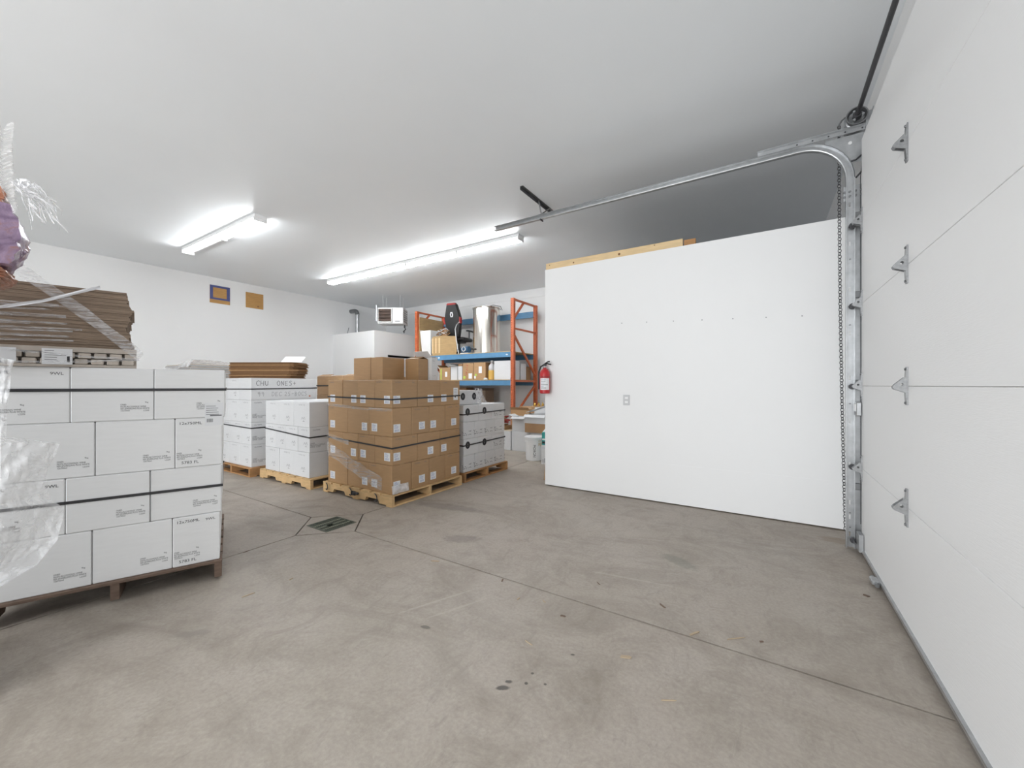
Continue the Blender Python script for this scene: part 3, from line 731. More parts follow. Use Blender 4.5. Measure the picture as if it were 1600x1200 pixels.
blob(-.52,.0,-.85,.0,.012,.085,'orange_wrap','lower_pack',1,.012)
blob(-.52,.02,-.88,.035,.075,.335,'purple_wrap','wrapped_pack',2,.016,.3)
blob(-.52,.0,-.86,-.005,.325,.40,'orange_wrap','upper_pack',3,.010,.2)
def nf(u,v):     # torn film hanging off the far corner of the stack
    prof=[(0,.06),(.2,.04),(.34,.04),(.39,.18),(.55,.145),(.66,.16),(.72,.205),(.86,.18),(.95,.12),(1,.03)]
    for (a,wa),(b,wb) in zip(prof[:-1],prof[1:]):
        if a<=v<=b: wv=wa+(wb-wa)*(v-a)/(b-a); break
    k=u*(wv+.10)
    ang=.5+.25*math.sin(3*v)
    return ((NX+.034+.025*u+.04*math.sin(2.2*v*u*3),NY-.06+k,1.38-.88*v-.04*u), (1,.2,0))
sheet('torn_film','torn clear plastic film hanging crumpled beside the white wine cartons',nf,50,100,'film_hang',4,.06)
def nf2(u,v):
    return ((NX-.06+.05*v+.03*math.sin(7*u+3*v),NY+.05+u*.06*(1-.5*v)+.04*v*v,2.07+.24*(1-v)-.12*v+.02*math.sin(9*u)), (1,.1,0))
sheet('torn_film','torn clear plastic film standing up behind the purple wrapped bundle',nf2,14,30,'film_streak',9,.05)
m=MB(); random.seed(12)
for k in range(26):
    y=NY+.10+random.uniform(0,.05); x=NX+.015+random.uniform(-.03,.03); z=2.08-random.uniform(0,.06); pts=[]
    dy=random.uniform(.03,.115); dz=random.uniform(.03,.17)
    for i in range(7):
        f=i/6; pts.append((x+.02*math.sin(5*f+k),y+dy*f+.008*math.sin(11*f+k),z-dz*f*f+.010*math.sin(8*f+2*k)))
    rb=ribbon(pts,random.uniform(.004,.012),'film_thick',seg=10); m.add(rb.v,rb.f,'film_thick')
tag(tag(m.build('film_shreds'),'frayed clear film shreds hanging beside the purple wrapped bundle','plastic film'),kind='stuff')

# --- stack A: white cartons with handwriting
def symbol(m='ink_faint'):
    s=MB()
    for (a,b,c,d_) in ((-.05,.0,-.03,.03),(-.03,.03,-.01,.005),(-.01,.005,.015,.035),(.015,.035,.03,.0),(-.02,-.02,.02,-.022),(0,-.02,0,.0)):
        p=Vector((a,b,0));q=Vector((c,d_,0));d=(q-p).normalized();n=Vector((-d.y,d.x,0))*.003
        s.add([p-n,q-n,q+n,p+n],[(0,1,2,3)],m)
    return s.mesh('emblem')
sym=symbol(); sml=text_mesh('12x750ml   9kg',.022,'ink_faint'); sblk=text_mesh('ONES\nNON-ALCOHOLIC\nWINE  L2209',.026,'ink_grey',sx=.9,leading=.8); smb=text_mesh('12x750ML',.022,'ink_grey',sx=1.1)
AX,AY=-5.90,2.63
pallet('orange-toned wooden pallet under the white cartons with handwriting',AX+.06,AY-.04,0,1.1,1.02,'wood_orange',swap=True)
GA=[(.34,3,.31)]*3; GB=[(.25,4,.2325)]+[(.34,3,.31)]*2
sa=load(AX,AY,0,[GA,GB,GA,[(.345,0,.31),(.34,3,.31),(.34,3,.31)]],.305,'carton_white_dimmed','white carton','front of the handwritten stack','handwritten side of tall white stack','white cartons of the handwritten stack')
o=put('carton',carton_mesh(.343,.93,.305,'carton_white_dimmed'),None,(AX-.1715,AY+.465,.1205+3*.3053)); o['dims']=(.343,.93,.305)
tag(o,'long white carton with handwritten words and numbers on its side, topping tall stack','carton','white cartons of the handwritten stack')
stick(o,'handwriting',hand_mesh('CHU   ONES+',.068,'ink_grey',.007),'right',-.40,.20)['kind']='stuff'
stick(o,'handwriting',hand_mesh('99   DEC 25-BOCS',.058,'ink_faint',.006),'right',-.38,.05)['kind']='stuff'
MB().box((-.012,0,0),(.012,.0004,.02),'rack_orange').build('sticker',o,(.1712,.36,.03),(0,0,PI/2))
for (li,ci,r),o in sa.items():
    w,dp=o['dims'][0],o['dims'][1]
    if r==0: stick(o,'emblem',sym,'front',0.06,.08); stick(o,'printed_text',sml,'front',-.05,.265)
    if ci==0 and r==0: stick(o,'printed_text',sblk,'right',-dp/2+.02,.10); stick(o,'printed_text',smb,'right',-dp/2+.04,.262)
strap('black strap round the second tier of the handwritten white stack',AX,AY,0,1.025,.935,(.645,.665,.66,.655))
strap('black strap round the top of the handwritten white stack',AX,AY,0,1.025,.935,(1.18,1.175,1.18,1.19))
# flattened kraft cartons on A
FA=math.radians(31); fo=Vector((-6.72,2.70,.1205+4*.3053+.001))
t=thing('flat_carton_stack','stack of folded kraft cartons lying on the handwritten white stack','cardboard',fo,FA)
z=0; random.seed(8); k=0
while z<.225:
    th=random.choice((.016,.020,.024)); e=random.uniform(-.02,.02); e2=random.uniform(-.014,.014); y0=random.uniform(0,.016)
    ln=.955+e-(.03 if z<.05 else 0)
    m=MB().prism([(e2,y0),(ln-.06,y0),(ln-.01,y0+.03),(ln+.03,.12),(ln+.035,.36),(e2,.36)],z,z+th*.42,'kraft_edge').prism([(e2+.006,y0+.014),(ln-.065,y0+.014),(ln-.03,y0+.045),(ln+.012,.13),(ln+.012,.36),(e2+.006,.36)],z+th*.42,z+th*.58,'carton_dark').prism([(e2-.004,y0-.003),(ln-.05,y0-.003),(ln-.012,y0+.02),(ln+.02,.10),(ln+.025,.36),(e2-.004,.36)],z+th*.58,z+th-.001,'kraft_end' if k%4==2 else 'kraft_edge')
    m.build('folded_carton',t); z+=th; k+=1
pb=MB().box((0,0,0),(.30,.004,.21),'plastic_white').build('white_board',None,fo+Vector((.66,.62,.235)),(math.radians(-62),0,math.radians(40)))
pb.location=fo+Vector((.47,.50,.252)); tag(pb,'pale blank board propped behind the folded kraft cartons','board')

# --- stack B: low white stack
BX,BY=-4.62,2.70
pallet('pale wooden pallet under the low white carton stack',BX+.075,BY-.03,0,1.2,1.02,'wood_pallet')
sb=load(BX,BY,0,[[(.345,4,.245)]*3,[(.25,3,.327),(.27,4,.245),(.27,4,.245),(.25,3,.327)],[(.345,4,.245)]*3],.305,'carton_white_dimmed','white carton','front of the low white stack','side by brown stack of low white stack','white cartons of the low stack',full=True)
for (li,ci,r),o in sb.items():
    w,dp=o['dims'][0],o['dims'][1]
    if r==0: stick(o,'emblem',sym,'front',.05,.09); stick(o,'printed_text',sml,'front',-.06,.262)
    if ci==0 and r==0:
        if li==1: stick(o,'printed_text',sblk,'right',-dp/2+.01,.10); stick(o,'printed_text',smb,'right',-dp/2+.04,.262)
strap('black strap sagging round the middle of the low white stack',BX,BY,0,1.04,.985,(.60,.66,.64,.62))

# --- stack C: brown cartons with white labels
CX,CY=-3.215,2.75
pallet('pale notched wooden pallet under the brown film-wrapped cartons',CX+.03,CY-.03,0,1.18,1.10,'wood_pallet')
C1=[(.272,3,.355),(.28,3,.355),(.275,3,.355),(.273,3,.355)]; C2=[(.365,4,.266),(.37,4,.266),(.365,4,.266)]
sc=load(CX,CY,0,[C2,C1,C2,C1],.2945,'carton_brown','brown carton','drain side of the labelled brown stack','partition side of the labelled brown stack','brown cartons of the labelled stack')
random.seed(21)
lb=MB().box((-.045,-.042,0),(.045,.042,.0004),'paper_white')
for k in range(4): lb.box((-.036,.030-.011*k,.0004),(-.036+random.uniform(.03,.07),.035-.011*k,.0006),'paper_blue')
for k in range(10): lb.box((-.03+.006*k,-.034,.0004),(-.0265+.006*k+random.uniform(-.001,.001),-.012,.0006),'paper_blue')
lbm=lb.mesh('shipping_label'); cml=text_mesh('12x750ML',.018,'ink_grey',sx=1.1); cwl=text_mesh('9WL',.018,'ink_grey',sx=1.1)
for (li,ci,r),o in sc.items():
    w,dp=o['dims'][0],o['dims'][1]
    if r==0: stick(o,'shipping_label',lbm,'front',w/2-.075 if (li+ci)%2 else -w/2+.09,.085)
    if ci==0:
        stick(o,'shipping_label',lbm,'right',(-dp/2+.065 if r%2==0 else .02),.085)
        if (li+r)%2: stick(o,'printed_text',cml,'right',-dp/2+.04,.26); stick(o,'printed_text',cwl,'right',dp/2-.08,.26)
    if r==0 and (li*2+ci)%3==0: stick(o,'printed_text',cml,'front',-w/2+.03,.262)
tall=MB().box((-.042,-.075,0),(.042,.075,.0004),'paper_white').box((-.02,-.045,.0004),(.0,-.02,.0006),'ink')
for k in range(4): tall.box((-.03,.05-.018*k,.0004),(.025,.054-.018*k,.0006),'ink_grey')
stick(sc[3,0,2],'routing_sheet',tall.mesh('routing_sheet'),'right',.10,.13)
strap('black strap round the upper part of the brown labelled stack',CX,CY,0,1.10,1.065,(1.085,1.10,1.10,1.105))
strap('black strap round the lower part of the brown labelled stack',CX,CY,0,1.10,1.065,(.585,.63,.62,.61))
for k,(pts,wd_) in enumerate([([(-1.105,-.008,.52),(-.6,-.009,.345),(-.15,-.009,.21)],.15),([(-1.105,-.012,.665),(-.7,-.012,.60)],.05),([(-1.105,-.008,1.02),(-.5,-.008,.99),(.0,-.008,.985)],.03)]):
    r=ribbon([(CX+x,CY+y,z) for x,y,z in pts],wd_,'film_streak',seg=20)
    tag(r.build('stretch_film'),['wide streaky clear film slanting across the foot of brown stack','short clear film strip near the lower strap of brown stack','thin clear film band between top layers of brown stack'][k],'plastic film')
def gf(u,v):
    return ((CX+.020+.012*v+.006*math.sin(9*u),CY-.02+u*.22,.215-.085*v),(.6,-.1,.3))
sheet('gathered_film','gathered clear film bunched at the bottom corner of brown stack',gf,24,10,'film_thick',3,.03)
# loose black strap ends hanging on pallet C
for (x,l) in ((-1.06,'loose black strap coil on the pallet of brown stack, far end'),(-.62,'loose black strap coil on the pallet of brown stack, by the notches'),(-.2,'loose black strap coil on the pallet of brown stack, near corner')):
    m=MB(); pts=[]
    for i in range(15):
        a=i/14*PI*1.25-.3; pts.append((CX+x+.045*math.sin(a)*1.0,CY-.043-.020*math.sin(a*.8+.4),.075+.038*math.cos(a)))
    m.tube(pts,.0055,'strap_black',6)
    if abs(x+.62)<.1: m.cbox((CX+x+.02,CY-.06,.045),(CX+x+.09,CY-.036,.09),'strap_black',.006).cbox((CX+x+.09,CY-.06,.06),(CX+x+.14,CY-.036,.085),'strap_black',.006)
    tag(m.build('strap_coil'),l,'strap')

def carton(name,label,x0,x1,y0,y1,z,h,m,group=None,flaps=None,rz=0,cat='carton',inside='carton_dark'):
    """free carton; flaps=list of (side, angle) makes it open topped"""
    cx,cy=(x0+x1)/2,(y0+y1)/2; sx,sy=x1-x0,y1-y0
    t=thing(name,label,cat,(cx,cy,z),rz,group); t['dims']=(sx,sy,h)
    if not flaps:
        put('body',carton_mesh(sx,sy,h,m),t); return t
    e=.004; b=MB()
    b.box((-sx/2,-sy/2,0),(sx/2,sy/2,.004),m)
    b.box((-sx/2,-sy/2,.004),(sx/2,-sy/2+e,h),m).box((-sx/2,sy/2-e,.004),(sx/2,sy/2,h),m)
    b.box((-sx/2,-sy/2+e,.004),(-sx/2+e,sy/2-e,h),m).box((sx/2-e,-sy/2+e,.004),(sx/2,sy/2-e,h),m)
    b.build('body',t)
    for side,ang,ln in flaps:
        f=MB()
        if side in 'fb':
            s=-1 if side=='f' else 1
            M=Matrix.Translation((0,s*sy/2,h)) @ Matrix.Rotation(-s*ang,4,'X')
            f.box((-sx/2+.004,-.002,0),(sx/2-.004,.002,ln),m,M)
        else:
            s=-1 if side=='l' else 1
            M=Matrix.Translation((s*sx/2,0,h)) @ Matrix.Rotation(s*ang,4,'Y')
            f.box((-.002,-sy/2+.004,0),(.002,sy/2-.004,ln),m,M)
        f.build('flap',t)
    return t
G='loose cartons on top of the brown stack'; zt=.1205+4*.2948+.002
carton('carton','plain brown carton on the brown stack, at the heater end',-4.33,-4.005,3.10,3.45,zt,.275,'carton_brown',G)
carton('carton','narrow brown carton on the brown stack, middle of the row',-4.0,-3.79,3.10,3.44,zt,.272,'carton_brown',G)
t=carton('carton','brown carton with a raised flap on the brown stack beside white carton',-3.785,-3.56,3.45,3.61,zt,.262,'carton_brown',G,flaps=[('b',-1.2,.08),('f',-1.3,.08)])
t=carton('carton','tall white carton with open flap on the brown stack',-3.76,-3.50,3.615,3.72,zt,.285,'carton_white_dimmed',G,flaps=[('f',.75,.10),('b',-1.3,.05)])
put('printed_text',text_mesh('12x750',.02,'ink_faint'),t,(.1306,-.04,.05),(PI/2,0,PI/2))
put('printed_text',text_mesh('9WL',.02,'ink_faint'),t,(.1306,-.04,.235),(PI/2,0,PI/2))

# --- stack D: white cartons with black crests
DXX,DYY=-3.25,3.93
pallet('wooden pallet under the white cartons with black oval crests',DXX+.03,DYY-.02,0,1.1,1.0,'wood_orange')
D1=[(.26,4,.236)]*4; D2=[(.35,3,.315)]*3
sd=load(DXX,DYY,0,[D1,D2,D1,D2],.2145,'carton_white_dimmed','white crested carton','brown-stack side of crest-printed pallet','open side of crest-printed pallet','white cartons with black crests')
cr=MB()
cr.prism([(.046*math.cos(a),.048*math.sin(a)) for a in [2*PI*k/20 for k in range(20)]],0,.0004,'ink')
cr.prism([(.010*math.cos(a),.026*math.sin(a)) for a in [2*PI*k/14 for k in range(14)]],.0004,.0006,'ink_faint')
cr.box((-.004,-.026,.0006),(.004,.026,.0008),'ink')
crm=cr.mesh('crest')
random.seed(17)
ic=MB()
for k in range(7):
    x=-.13+k*.042
    for j in range(3):
        if random.random()<.72:
            a=random.uniform(-.8,.8); p=Vector((x+random.uniform(-.01,.01),j*.022,0)); d=Vector((math.cos(a),math.sin(a),0))*.013; n=Vector((-d.y,d.x,0)).normalized()*.0035
            ic.add([p-d-n,p+d-n,p+d+n,p-d+n],[(0,1,2,3)],'ink_grey')
icm=ic.mesh('print_marks')
for (li,ci,r),o in sd.items():
    w,dp=o['dims'][0],o['dims'][1]
    if ci==0:
        if li in(0,2): stick(o,'print_marks',icm,'right',0,.05)
        elif r<2: stick(o,'crest',crm,'right',-.075 if r==0 else -.025,.13)
        else: stick(o,'print_marks',icm,'right',.03,.05)
strap('black strap round the top tier of the crest-printed cartons',DXX,DYY,0,1.05,.95,(.855,.86,.86,.87))
strap('black strap round the second lowest tier of the crest-printed cartons',DXX,DYY,0,1.05,.95,(.455,.46,.46,.475))
zd=.1205+4*.2148+.002
t=carton('carton','white crest-printed carton in draped film on top of crested stack',-3.86,-3.36,3.96,4.46,zd,.19,'carton_white_dimmed')
for x in (-.14,.15):
    o=put('crest',crm,t,(x,-.2505,.11),(PI/2,0,0))
for y in (-.16,.08): put('crest',crm,t,(.2492,y,.11),(PI/2,0,PI/2))
def df(u,v):
    y=4.30+u*.55
    zz=zd+.012+(.205*(1-min(1,max(0,(v-.0)/.55)))**2 if y<4.46 else .205*max(0,1-(y-4.46)/.16)**2*(1-min(1,v/.55))**2)
    return ((-3.358+.10*v,y,zz),(.3,0,.4))
sheet('draped_film','white plastic film draped from the top carton over crested stack',df,30,14,'film_hang',6,.018)

# --- stack E: brown cartons behind, stack F: wrapped dividers behind
EX,EY=-5.48,3.98
pallet('wooden pallet under the brown cartons behind the low white stack',EX+.02,EY-.02,0,1.15,1.05,'wood_pallet')
se=load(EX,EY,0,[[(.365,3,.34)]*3]*4,.318,'carton_brown','brown carton','front of the rear brown stack','side of the rear brown stack','brown cartons of the rear stack')
strap('black strap round the top of the rear brown stack',EX,EY,0,1.10,1.02,(1.23,1.225,1.23,1.23))
for k,(x,y,a) in enumerate(((-.18,.17,.25),(-.55,.17,.12),(-.92,.17,.3))):
    o=se[3,k,0]; MB().box((-.17,0,0),(.17,.10,.003),'carton_dark',Matrix.Rotation(a,4,'X')).build('lifted_flap',o,(0,-.165,.319))
FXX,FYY=-7.10,2.35
pallet('wooden pallet under the white cartons behind the front stack',FXX+.02,FYY-.02,0,1.1,1.0,'wood_pallet')
sf=load(FXX,FYY,0,[[(.345,4,.24)]*3]*4,.305,'carton_white_dimmed','white carton','front of the stack below wrapped dividers','side of the stack below wrapped dividers','white cartons below the wrapped dividers')
t=thing('divider_stack','stack of grey carton dividers under crumpled clear film','dividers',(FXX,FYY,.1205+4*.3053+.002))
for k in range(12):
    e=.008*(k%2)
    MB().box((-1.0+e,e,k*.018),(-e,.9,k*.018+.013),'pulp' if k%2 else 'plastic_grey').build('divider',t)
def ff(u,v):
    x=FXX+.02-1.05*u; y=FYY-.03+v*.9
    hgt=.22+.045*math.sin(5*u+1)*math.sin(4*v+.6)
    zz=hgt if v>.06 else hgt-.10*(1-v/.06)
    return ((x,y,.1205+1.2212+zz+.03),(0,-.2,1))
o=sheet('crumpled_film','',ff,44,26,'film_thick',15,.07); o.parent=t; o.location=-Vector(t.location); 

# ------------------------------------------------------------------ heater, duct
t=thing('gas_heater','white ceiling gas unit heater with dark louvres above the closet','heater',(-8.25,6.60,2.80),math.radians(33))
hr=0
hb_=MB().box((0,.452,0),(.64,.46,.40),'white_metal').box((0,.006,0),(.64,.452,.006),'white_metal').box((0,.006,.394),(.64,.452,.40),'white_metal').box((0,.006,.006),(.006,.452,.394),'white_metal')
perforated(hb_,[0,.03,.355,.64],[0,.04,.36,.40],{(1,1)},0,.006,'white_metal','y')
perforated(hb_,[.006,.05,.40,.452],[.006]+[z for k in range(6) for z in (.05+.055*k,.083+.055*k)]+[.394],{(1,2*k+1) for k in range(6)},.634,.64,'white_metal','x')
hb_.build('cabinet',t)
for k in range(5): MB().cyl((.05,.16,.07+.065*k),(.60,.16,.07+.065*k),.026,'heater_tube',12).build('heat_exchanger_tube',t,smooth=True)
MB().box((.02,.22,.02),(.60,.226,.38),'heater_tube').build('heat_shield',t)
for k in range(4):
    MB().prism([(-.012,.062+k*.08),(.0,.062+k*.08),(-.03,.118+k*.08),(-.042,.118+k*.08)],.04,.345,'heater_tube','x').build('louvre',t)
fr=MB().box((.02,-.045,.025),(.365,0,.04),'white_metal').box((.02,-.045,.36),(.365,0,.375),'white_metal').box((.02,-.045,.04),(.032,0,.36),'white_metal').box((.353,-.045,.04),(.365,0,.36),'white_metal')
fr.build('louvre_frame',t)
MB().cbox((.375,-.008,.025),(.63,0,.375),'white_metal',.003).build('access_panel',t)
MB().box((.44,-.009,.04),(.56,-.008,.07),'ink_faint').build('name_plate',t)
fe=MB().cyl((-.12,.28,.10),(-.12,.28,.52),.035,'galv',12).cyl((-.12,.28,.30),(0,.28,.30),.03,'galv',12).cyl((-.12,.28,.14),(-.12,.28,.17),.042,'galv',12).cyl((-.12,.28,.42),(-.12,.28,.45),.042,'galv',12)
fe.build('flue_tee',t,smooth=True)
for x in (.1,.54):
    for y in (.10,.40): MB().cyl((x,y,.40),(x,y,ZC-2.80),.003,'white_metal',6).build('hanger_rod',t)
gp=MB().tube([(.60,.30,0),(.60,.30,-.06),(.62,.32,-.10),(.58,.34,-.14),(.57,.34,-.199)],.014,'steel_dark',8).cyl((.60,.30,-.03),(.60,.30,-.06),.024,'steel_dark',8).cyl((.57,.34,-.14),(.57,.34,-.17),.022,'steel_dark',8)
gp.build('gas_line',t)
t=thing('vent_duct','bright galvanised vent pipe elbow rising from the closet roof','duct',(-9.58,6.98,UZ))
MB().cyl((0,0,0),(0,0,.60),.052,'galv',18).build('pipe',t,smooth=True)
el=[(0,0,.60)]+[(-.12+.12*math.cos(a),0,.60+.12*math.sin(a)) for a in [k/6*PI/2 for k in range(1,7)]]+[(-.288,0,.72)]
MB().tube(el,.056,'galv_dark',16).build('elbow',t,smooth=True)
cn=MB().tube([(-9.72,6.75,UZ+.001),(-9.68,6.75,UZ+.10),(-9.62,6.74,UZ+.22)],.008,'galv_dark',6)
tag(cn.build('cable_stub'),'thin grey cable stub sticking up from the closet roof','cable')

# ------------------------------------------------------------------ pallet rack
RX0,RX1,RY0,RY1=-7.29,-4.47,7.02,7.98
rk=thing('pallet_rack','orange and blue steel pallet rack against the back wall','rack',((RX0+RX1)/2,(RY0+RY1)/2,0))
rc=Vector(rk.location)
def rbox(name,a,b,m,c=0):
    mb=MB(); a=tuple(Vector(a)-rc); b=tuple(Vector(b)-rc)
    (mb.cbox(a,b,m,c) if c else mb.box(a,b,m)); return mb.build(name,rk)
um=MB(); zh=[0]+[z for k in range(58) for z in (.12+k*.0505,.138+k*.0505)]+[3.07]; hk=[2*k+1 for k in range(58)]
perforated(um,[-.038,-.023,-.009,.009,.023,.038],zh,{(i_,k) for i_ in (1,3) for k in hk},-.035,-.0325,'rack_orange','y')
perforated(um,[-.0325,-.01,.01,.0325],zh,{(1,k) for k in hk},.0355,.038,'rack_orange','x')
um.box((-.038,-.0325,0),(-.0355,.0325,3.07),'rack_orange').box((-.038,.0325,0),(.038,.035,3.07),'rack_orange')
umesh=um.mesh('upright')
for x in (RX0,RX1):
    for y in (RY0,RY1):
        u=put('upright',umesh,rk,(x-rc.x,y-rc.y,0))
        MB().box((-.06,-.06,0),(.06,.06,.008),'rack_orange').build('base_plate',u)
def brace(x,y0,z0,y1,z1,m='rack_orange',r=.02):
    mb=MB(); p=Vector((x,y0,z0))-rc; q=Vector((x,y1,z1))-rc; d=(q-p); L_=d.length; M=Matrix.Translation(p) @ d.to_track_quat('X','Z').to_matrix().to_4x4()
    mb.box((0,-.018,-r),(L_,.018,r),m,M); return mb.build('brace',rk)
for x in (RX0,RX1):
    brace(x,RY0,3.05,RY1,3.05); brace(x,RY0,2.44,RY1,2.44,r=.018); brace(x,RY0,2.62,RY0+.42,3.03)
    brace(x,RY0,2.34,RY1,1.46); brace(x,RY0,1.33,RY1,1.33,r=.02); brace(x,RY1,1.25,RY0,.55); brace(x,RY0,.45,RY1,.45); brace(x,RY0,.15,RY1,.15)
def beam(y,z0,z1,s):
    b=rbox('beam',(RX0+.038,y-.025,z0),(RX1-.038,y+.025,z1),'rack_blue',.004)
    for x in (RX0,RX1):
        sx=1 if x==RX0 else -1; xa=x+sx*.038; 
        MB().box((min(xa,xa+sx*.012)-rc.x,y+s*.026-.004-rc.y,z0-.05),(max(xa,xa+sx*.012)-rc.x,y+s*.026+.004-rc.y,z1+.05),'rack_blue').build('end_plate',b)
    return b
for y,s in ((RY0,-1),(RY1,1)):
    beam(y,1.235,1.345,s); b=beam(y,1.835,1.945,s)
    if s<0:
        for x in (RX0+.45,RX0+.75,RX1-.14): MB().prism([(x-rc.x+.03*math.cos(2*PI*k/12),1.89+.016*math.sin(2*PI*k/12)) for k in range(12)],RY0-.0262-rc.y,RY0-.025-rc.y,'paper_white','y').build('sticker',b)
b=beam(RY1,2.80,2.94,1)
MB().box((RX0+.04-rc.x,RY1-.05-rc.y,2.80),(RX1-.04-rc.x,RY1-.025-rc.y,2.83),'rack_blue').build('beam_ledge',b)
for z in (1.345,1.945):
    for k in range(4):
        xa=RX0+.04+k*(RX1-RX0-.08)/4; xb=xa+(RX1-RX0-.08)/4-.004
        rbox('deck_board',(xa,RY0-.03,z+.0005),(xb,RY1+.03,z+.016),'deck_chip',.002)
# plywood boards tied inside the left frame
for k,(z0,z1) in enumerate(((2.30,2.60),(2.61,2.93))):
    o=MB().cbox((RX0+.041,RY0+.02,z0-.0),(RX0+.06,RY1-.10,z1),'ply_shelf',.002).build('plywood_board')
    tag(o,('lower' if k==0 else 'upper')+' plywood board standing inside the left end frame of rack','board','plywood boards in the rack frame')
o=MB().cbox((RX0+.041,RY0+.02,1.962),(RX0+.06,RY1-.10,2.299),'ply_shelf',.002).build('plywood_board')
tag(o,'bottom plywood board standing on the upper deck inside rack frame','board','plywood boards in the rack frame')

D2Z=1.962; D1Z=1.362
# white tapered bin
b=MB(); a0,a1=.14,.18
vs_=[(-a0,-a0,0),(a0,-a0,0),(a0,a0,0),(-a0,a0,0),(-a1,-a1,.62),(a1,-a1,.62),(a1,a1,.62),(-a1,a1,.62)]
i0,i1=a0-.01,a1-.012
vs_+=[(-i0,-i0,.01),(i0,-i0,.01),(i0,i0,.01),(-i0,i0,.01),(-i1,-i1,.62),(i1,-i1,.62),(i1,i1,.62),(-i1,i1,.62)]
b.add(vs_,[(3,2,1,0),(0,1,5,4),(1,2,6,5),(2,3,7,6),(3,0,4,7),(8,9,10,11),(9,8,12,13),(10,9,13,14),(11,10,14,15),(8,11,15,12),(4,5,13,12),(5,6,14,13),(6,7,15,14),(7,4,12,15)],'plastic_white')
tag(b.build('plastic_bin',None,(-7.05,7.24,D2Z)),'white tapered plastic bin at the end of upper rack deck','bin')
# rounded brown panels standing in a row
for k in range(3):
    pr=[]; W,Hh,r_=.21,.46,.05
    for cx_,cz_,s0_ in ((W-r_,Hh-r_,0),(-W+r_,Hh-r_,1),(-W+r_,r_,2),(W-r_,r_,3)):
        for j in range(5):
            a=(s0_+j/4)*PI/2; pr.append((cx_+r_*math.cos(a),cz_+r_*math.sin(a)))
    t=thing('fibre_panel',['brown rounded fibreboard panel, front of three on the upper deck','brown rounded fibreboard panel, middle of three on the upper deck','brown rounded fibreboard panel, rear of three on the upper deck'][k],'panel',(-6.42-.11*k,7.17,D2Z),math.radians(35),'brown fibreboard panels on the rack')
    MB().prism(pr,0,.055,'ply_shelf','y').build('board',t)
    rim=[]
    MB().prism([(x*1.0,z) for x,z in pr],-.006,0,'pine','y').build('edge_band',t) if False else MB().prism([(-.214,.05),(-.185,.05),(-.185,.41),(-.214,.41)],-.003,.055,'pine','y').build('edge_band',t)
m=MB(); random.seed(31)
for k in range(9):
    pts=[]; cx_,cy_=-6.56+random.uniform(-.05,.05),7.19+random.uniform(-.03,.03); R_=random.uniform(.08,.125); zz=D2Z+.478+random.uniform(0,.13)
    for i in range(17):
        a=i/16*2*PI; pts.append((cx_+R_*1.25*math.cos(a),cy_+R_*.6*math.sin(a),zz+.03*math.sin(2*a+k)))
    m.tube(pts,.009,'carton_dark' if k%3 else 'plastic_grey',5)
tag(m.build('cable_tangle'),'tangle of brown and grey hoses heaped on the fibreboard panels','hose')
t=carton('carton','brown carton behind the fibreboard panels on the upper deck',-7.18,-6.86,7.5,7.85,D2Z,.42,'carton_dark')

# gaming chair seen from behind
gc=thing('gaming_chair','black gaming chair with red trim on the upper rack deck, seen from behind','chair',(-6.45,7.63,D2Z),math.radians(8))
def arc_back(m):
    out=[(-.15,0),(.15,0),(.185,.12),(.215,.30),(.235,.46),(.20,.60),(.145,.79),(.10,.83),(-.10,.83),(-.145,.79),(-.20,.60),(-.235,.46),(-.215,.30),(-.185,.12)]
    M=Matrix.Translation((-.03,-.22,.44)) @ Matrix.Rotation(math.radians(8),4,'X')
    b=MB(); n=len(out)
    c=(0,.42)
    rings=[[(x*.90,0,c[1]+(z-c[1])*.95) for x,z in out],[(x,.03,z) for x,z in out],[(x,.085,z) for x,z in out],[(x*.84,.10,c[1]+(z-c[1])*.92) for x,z in out]]
    vs=[p for r in rings for p in r]; fs_=[tuple(range(n))]+[(i*n+j,i*n+(j+1)%n,(i+1)*n+(j+1)%n,(i+1)*n+j) for i in range(3) for j in range(n)]+[tuple(range(4*n-1,3*n-1,-1))]
    b.add(vs,fs_,'black_leather',M); b.build('backrest',gc)
    MB().prism([(-.135,.795),(.135,.795),(.098,.835),(-.098,.835)],-.004,.09,'red_matte','y',M).build('red_top',gc)
    for s in (-1,1): MB().prism([(s*.195,.34),(s*.232,.34),(s*.242,.46),(s*.215,.50)],-.004,.075,'red_matte','y',M).build('red_bolster',gc)
    em=MB().prism([(-.03,.50),(.03,.50),(.045,.56),(.03,.62),(-.03,.62),(-.045,.56)],-.004,-.001,'paper_white','y',M).prism([(-.012,.52),(.008,.52),(.014,.58),(-.016,.60)],-.005,-.004,'black','y',M)
    em.build('emblem',gc)
arc_back(0)
MB().cbox((-.25,-.18,.37),(.22,.31,.46),'black_leather',.03).build('seat',gc)
MB().cbox((-.13,-.12,.33),(.11,.16,.37),'steel_dark',.005).build('seat_plate',gc)
MB().cyl((0,0,.10),(0,0,.34),.025,'steel_dark',12).cyl((0,0,.08),(0,0,.2),.034,'steel_dark',12).build('gas_post',gc)
for k in range(5):
    a=2*PI*k/5+.3; c,s=math.cos(a),math.sin(a)
    MB().tube([(0,0,.095),(.15*c,.15*s,.085),(.28*c,.28*s,.058)],.02,'black',8).build('base_arm',gc)
    MB().cyl((.28*c-.012*s,.28*s+.012*c,.028),(.28*c+.012*s,.28*s-.012*c,.028),.027,'black',12).build('caster',gc)
for s in (-1,1):
    MB().tube([(s*.24,.0,.38),(s*.29,.0,.42),(s*.29,.0,.60)],.018,'steel_dark',8).build('arm_post',gc)
    MB().cbox((s*.29-.04,-.11,.60),(s*.29+.04,.15,.63),'black',.012).build('armrest',gc)
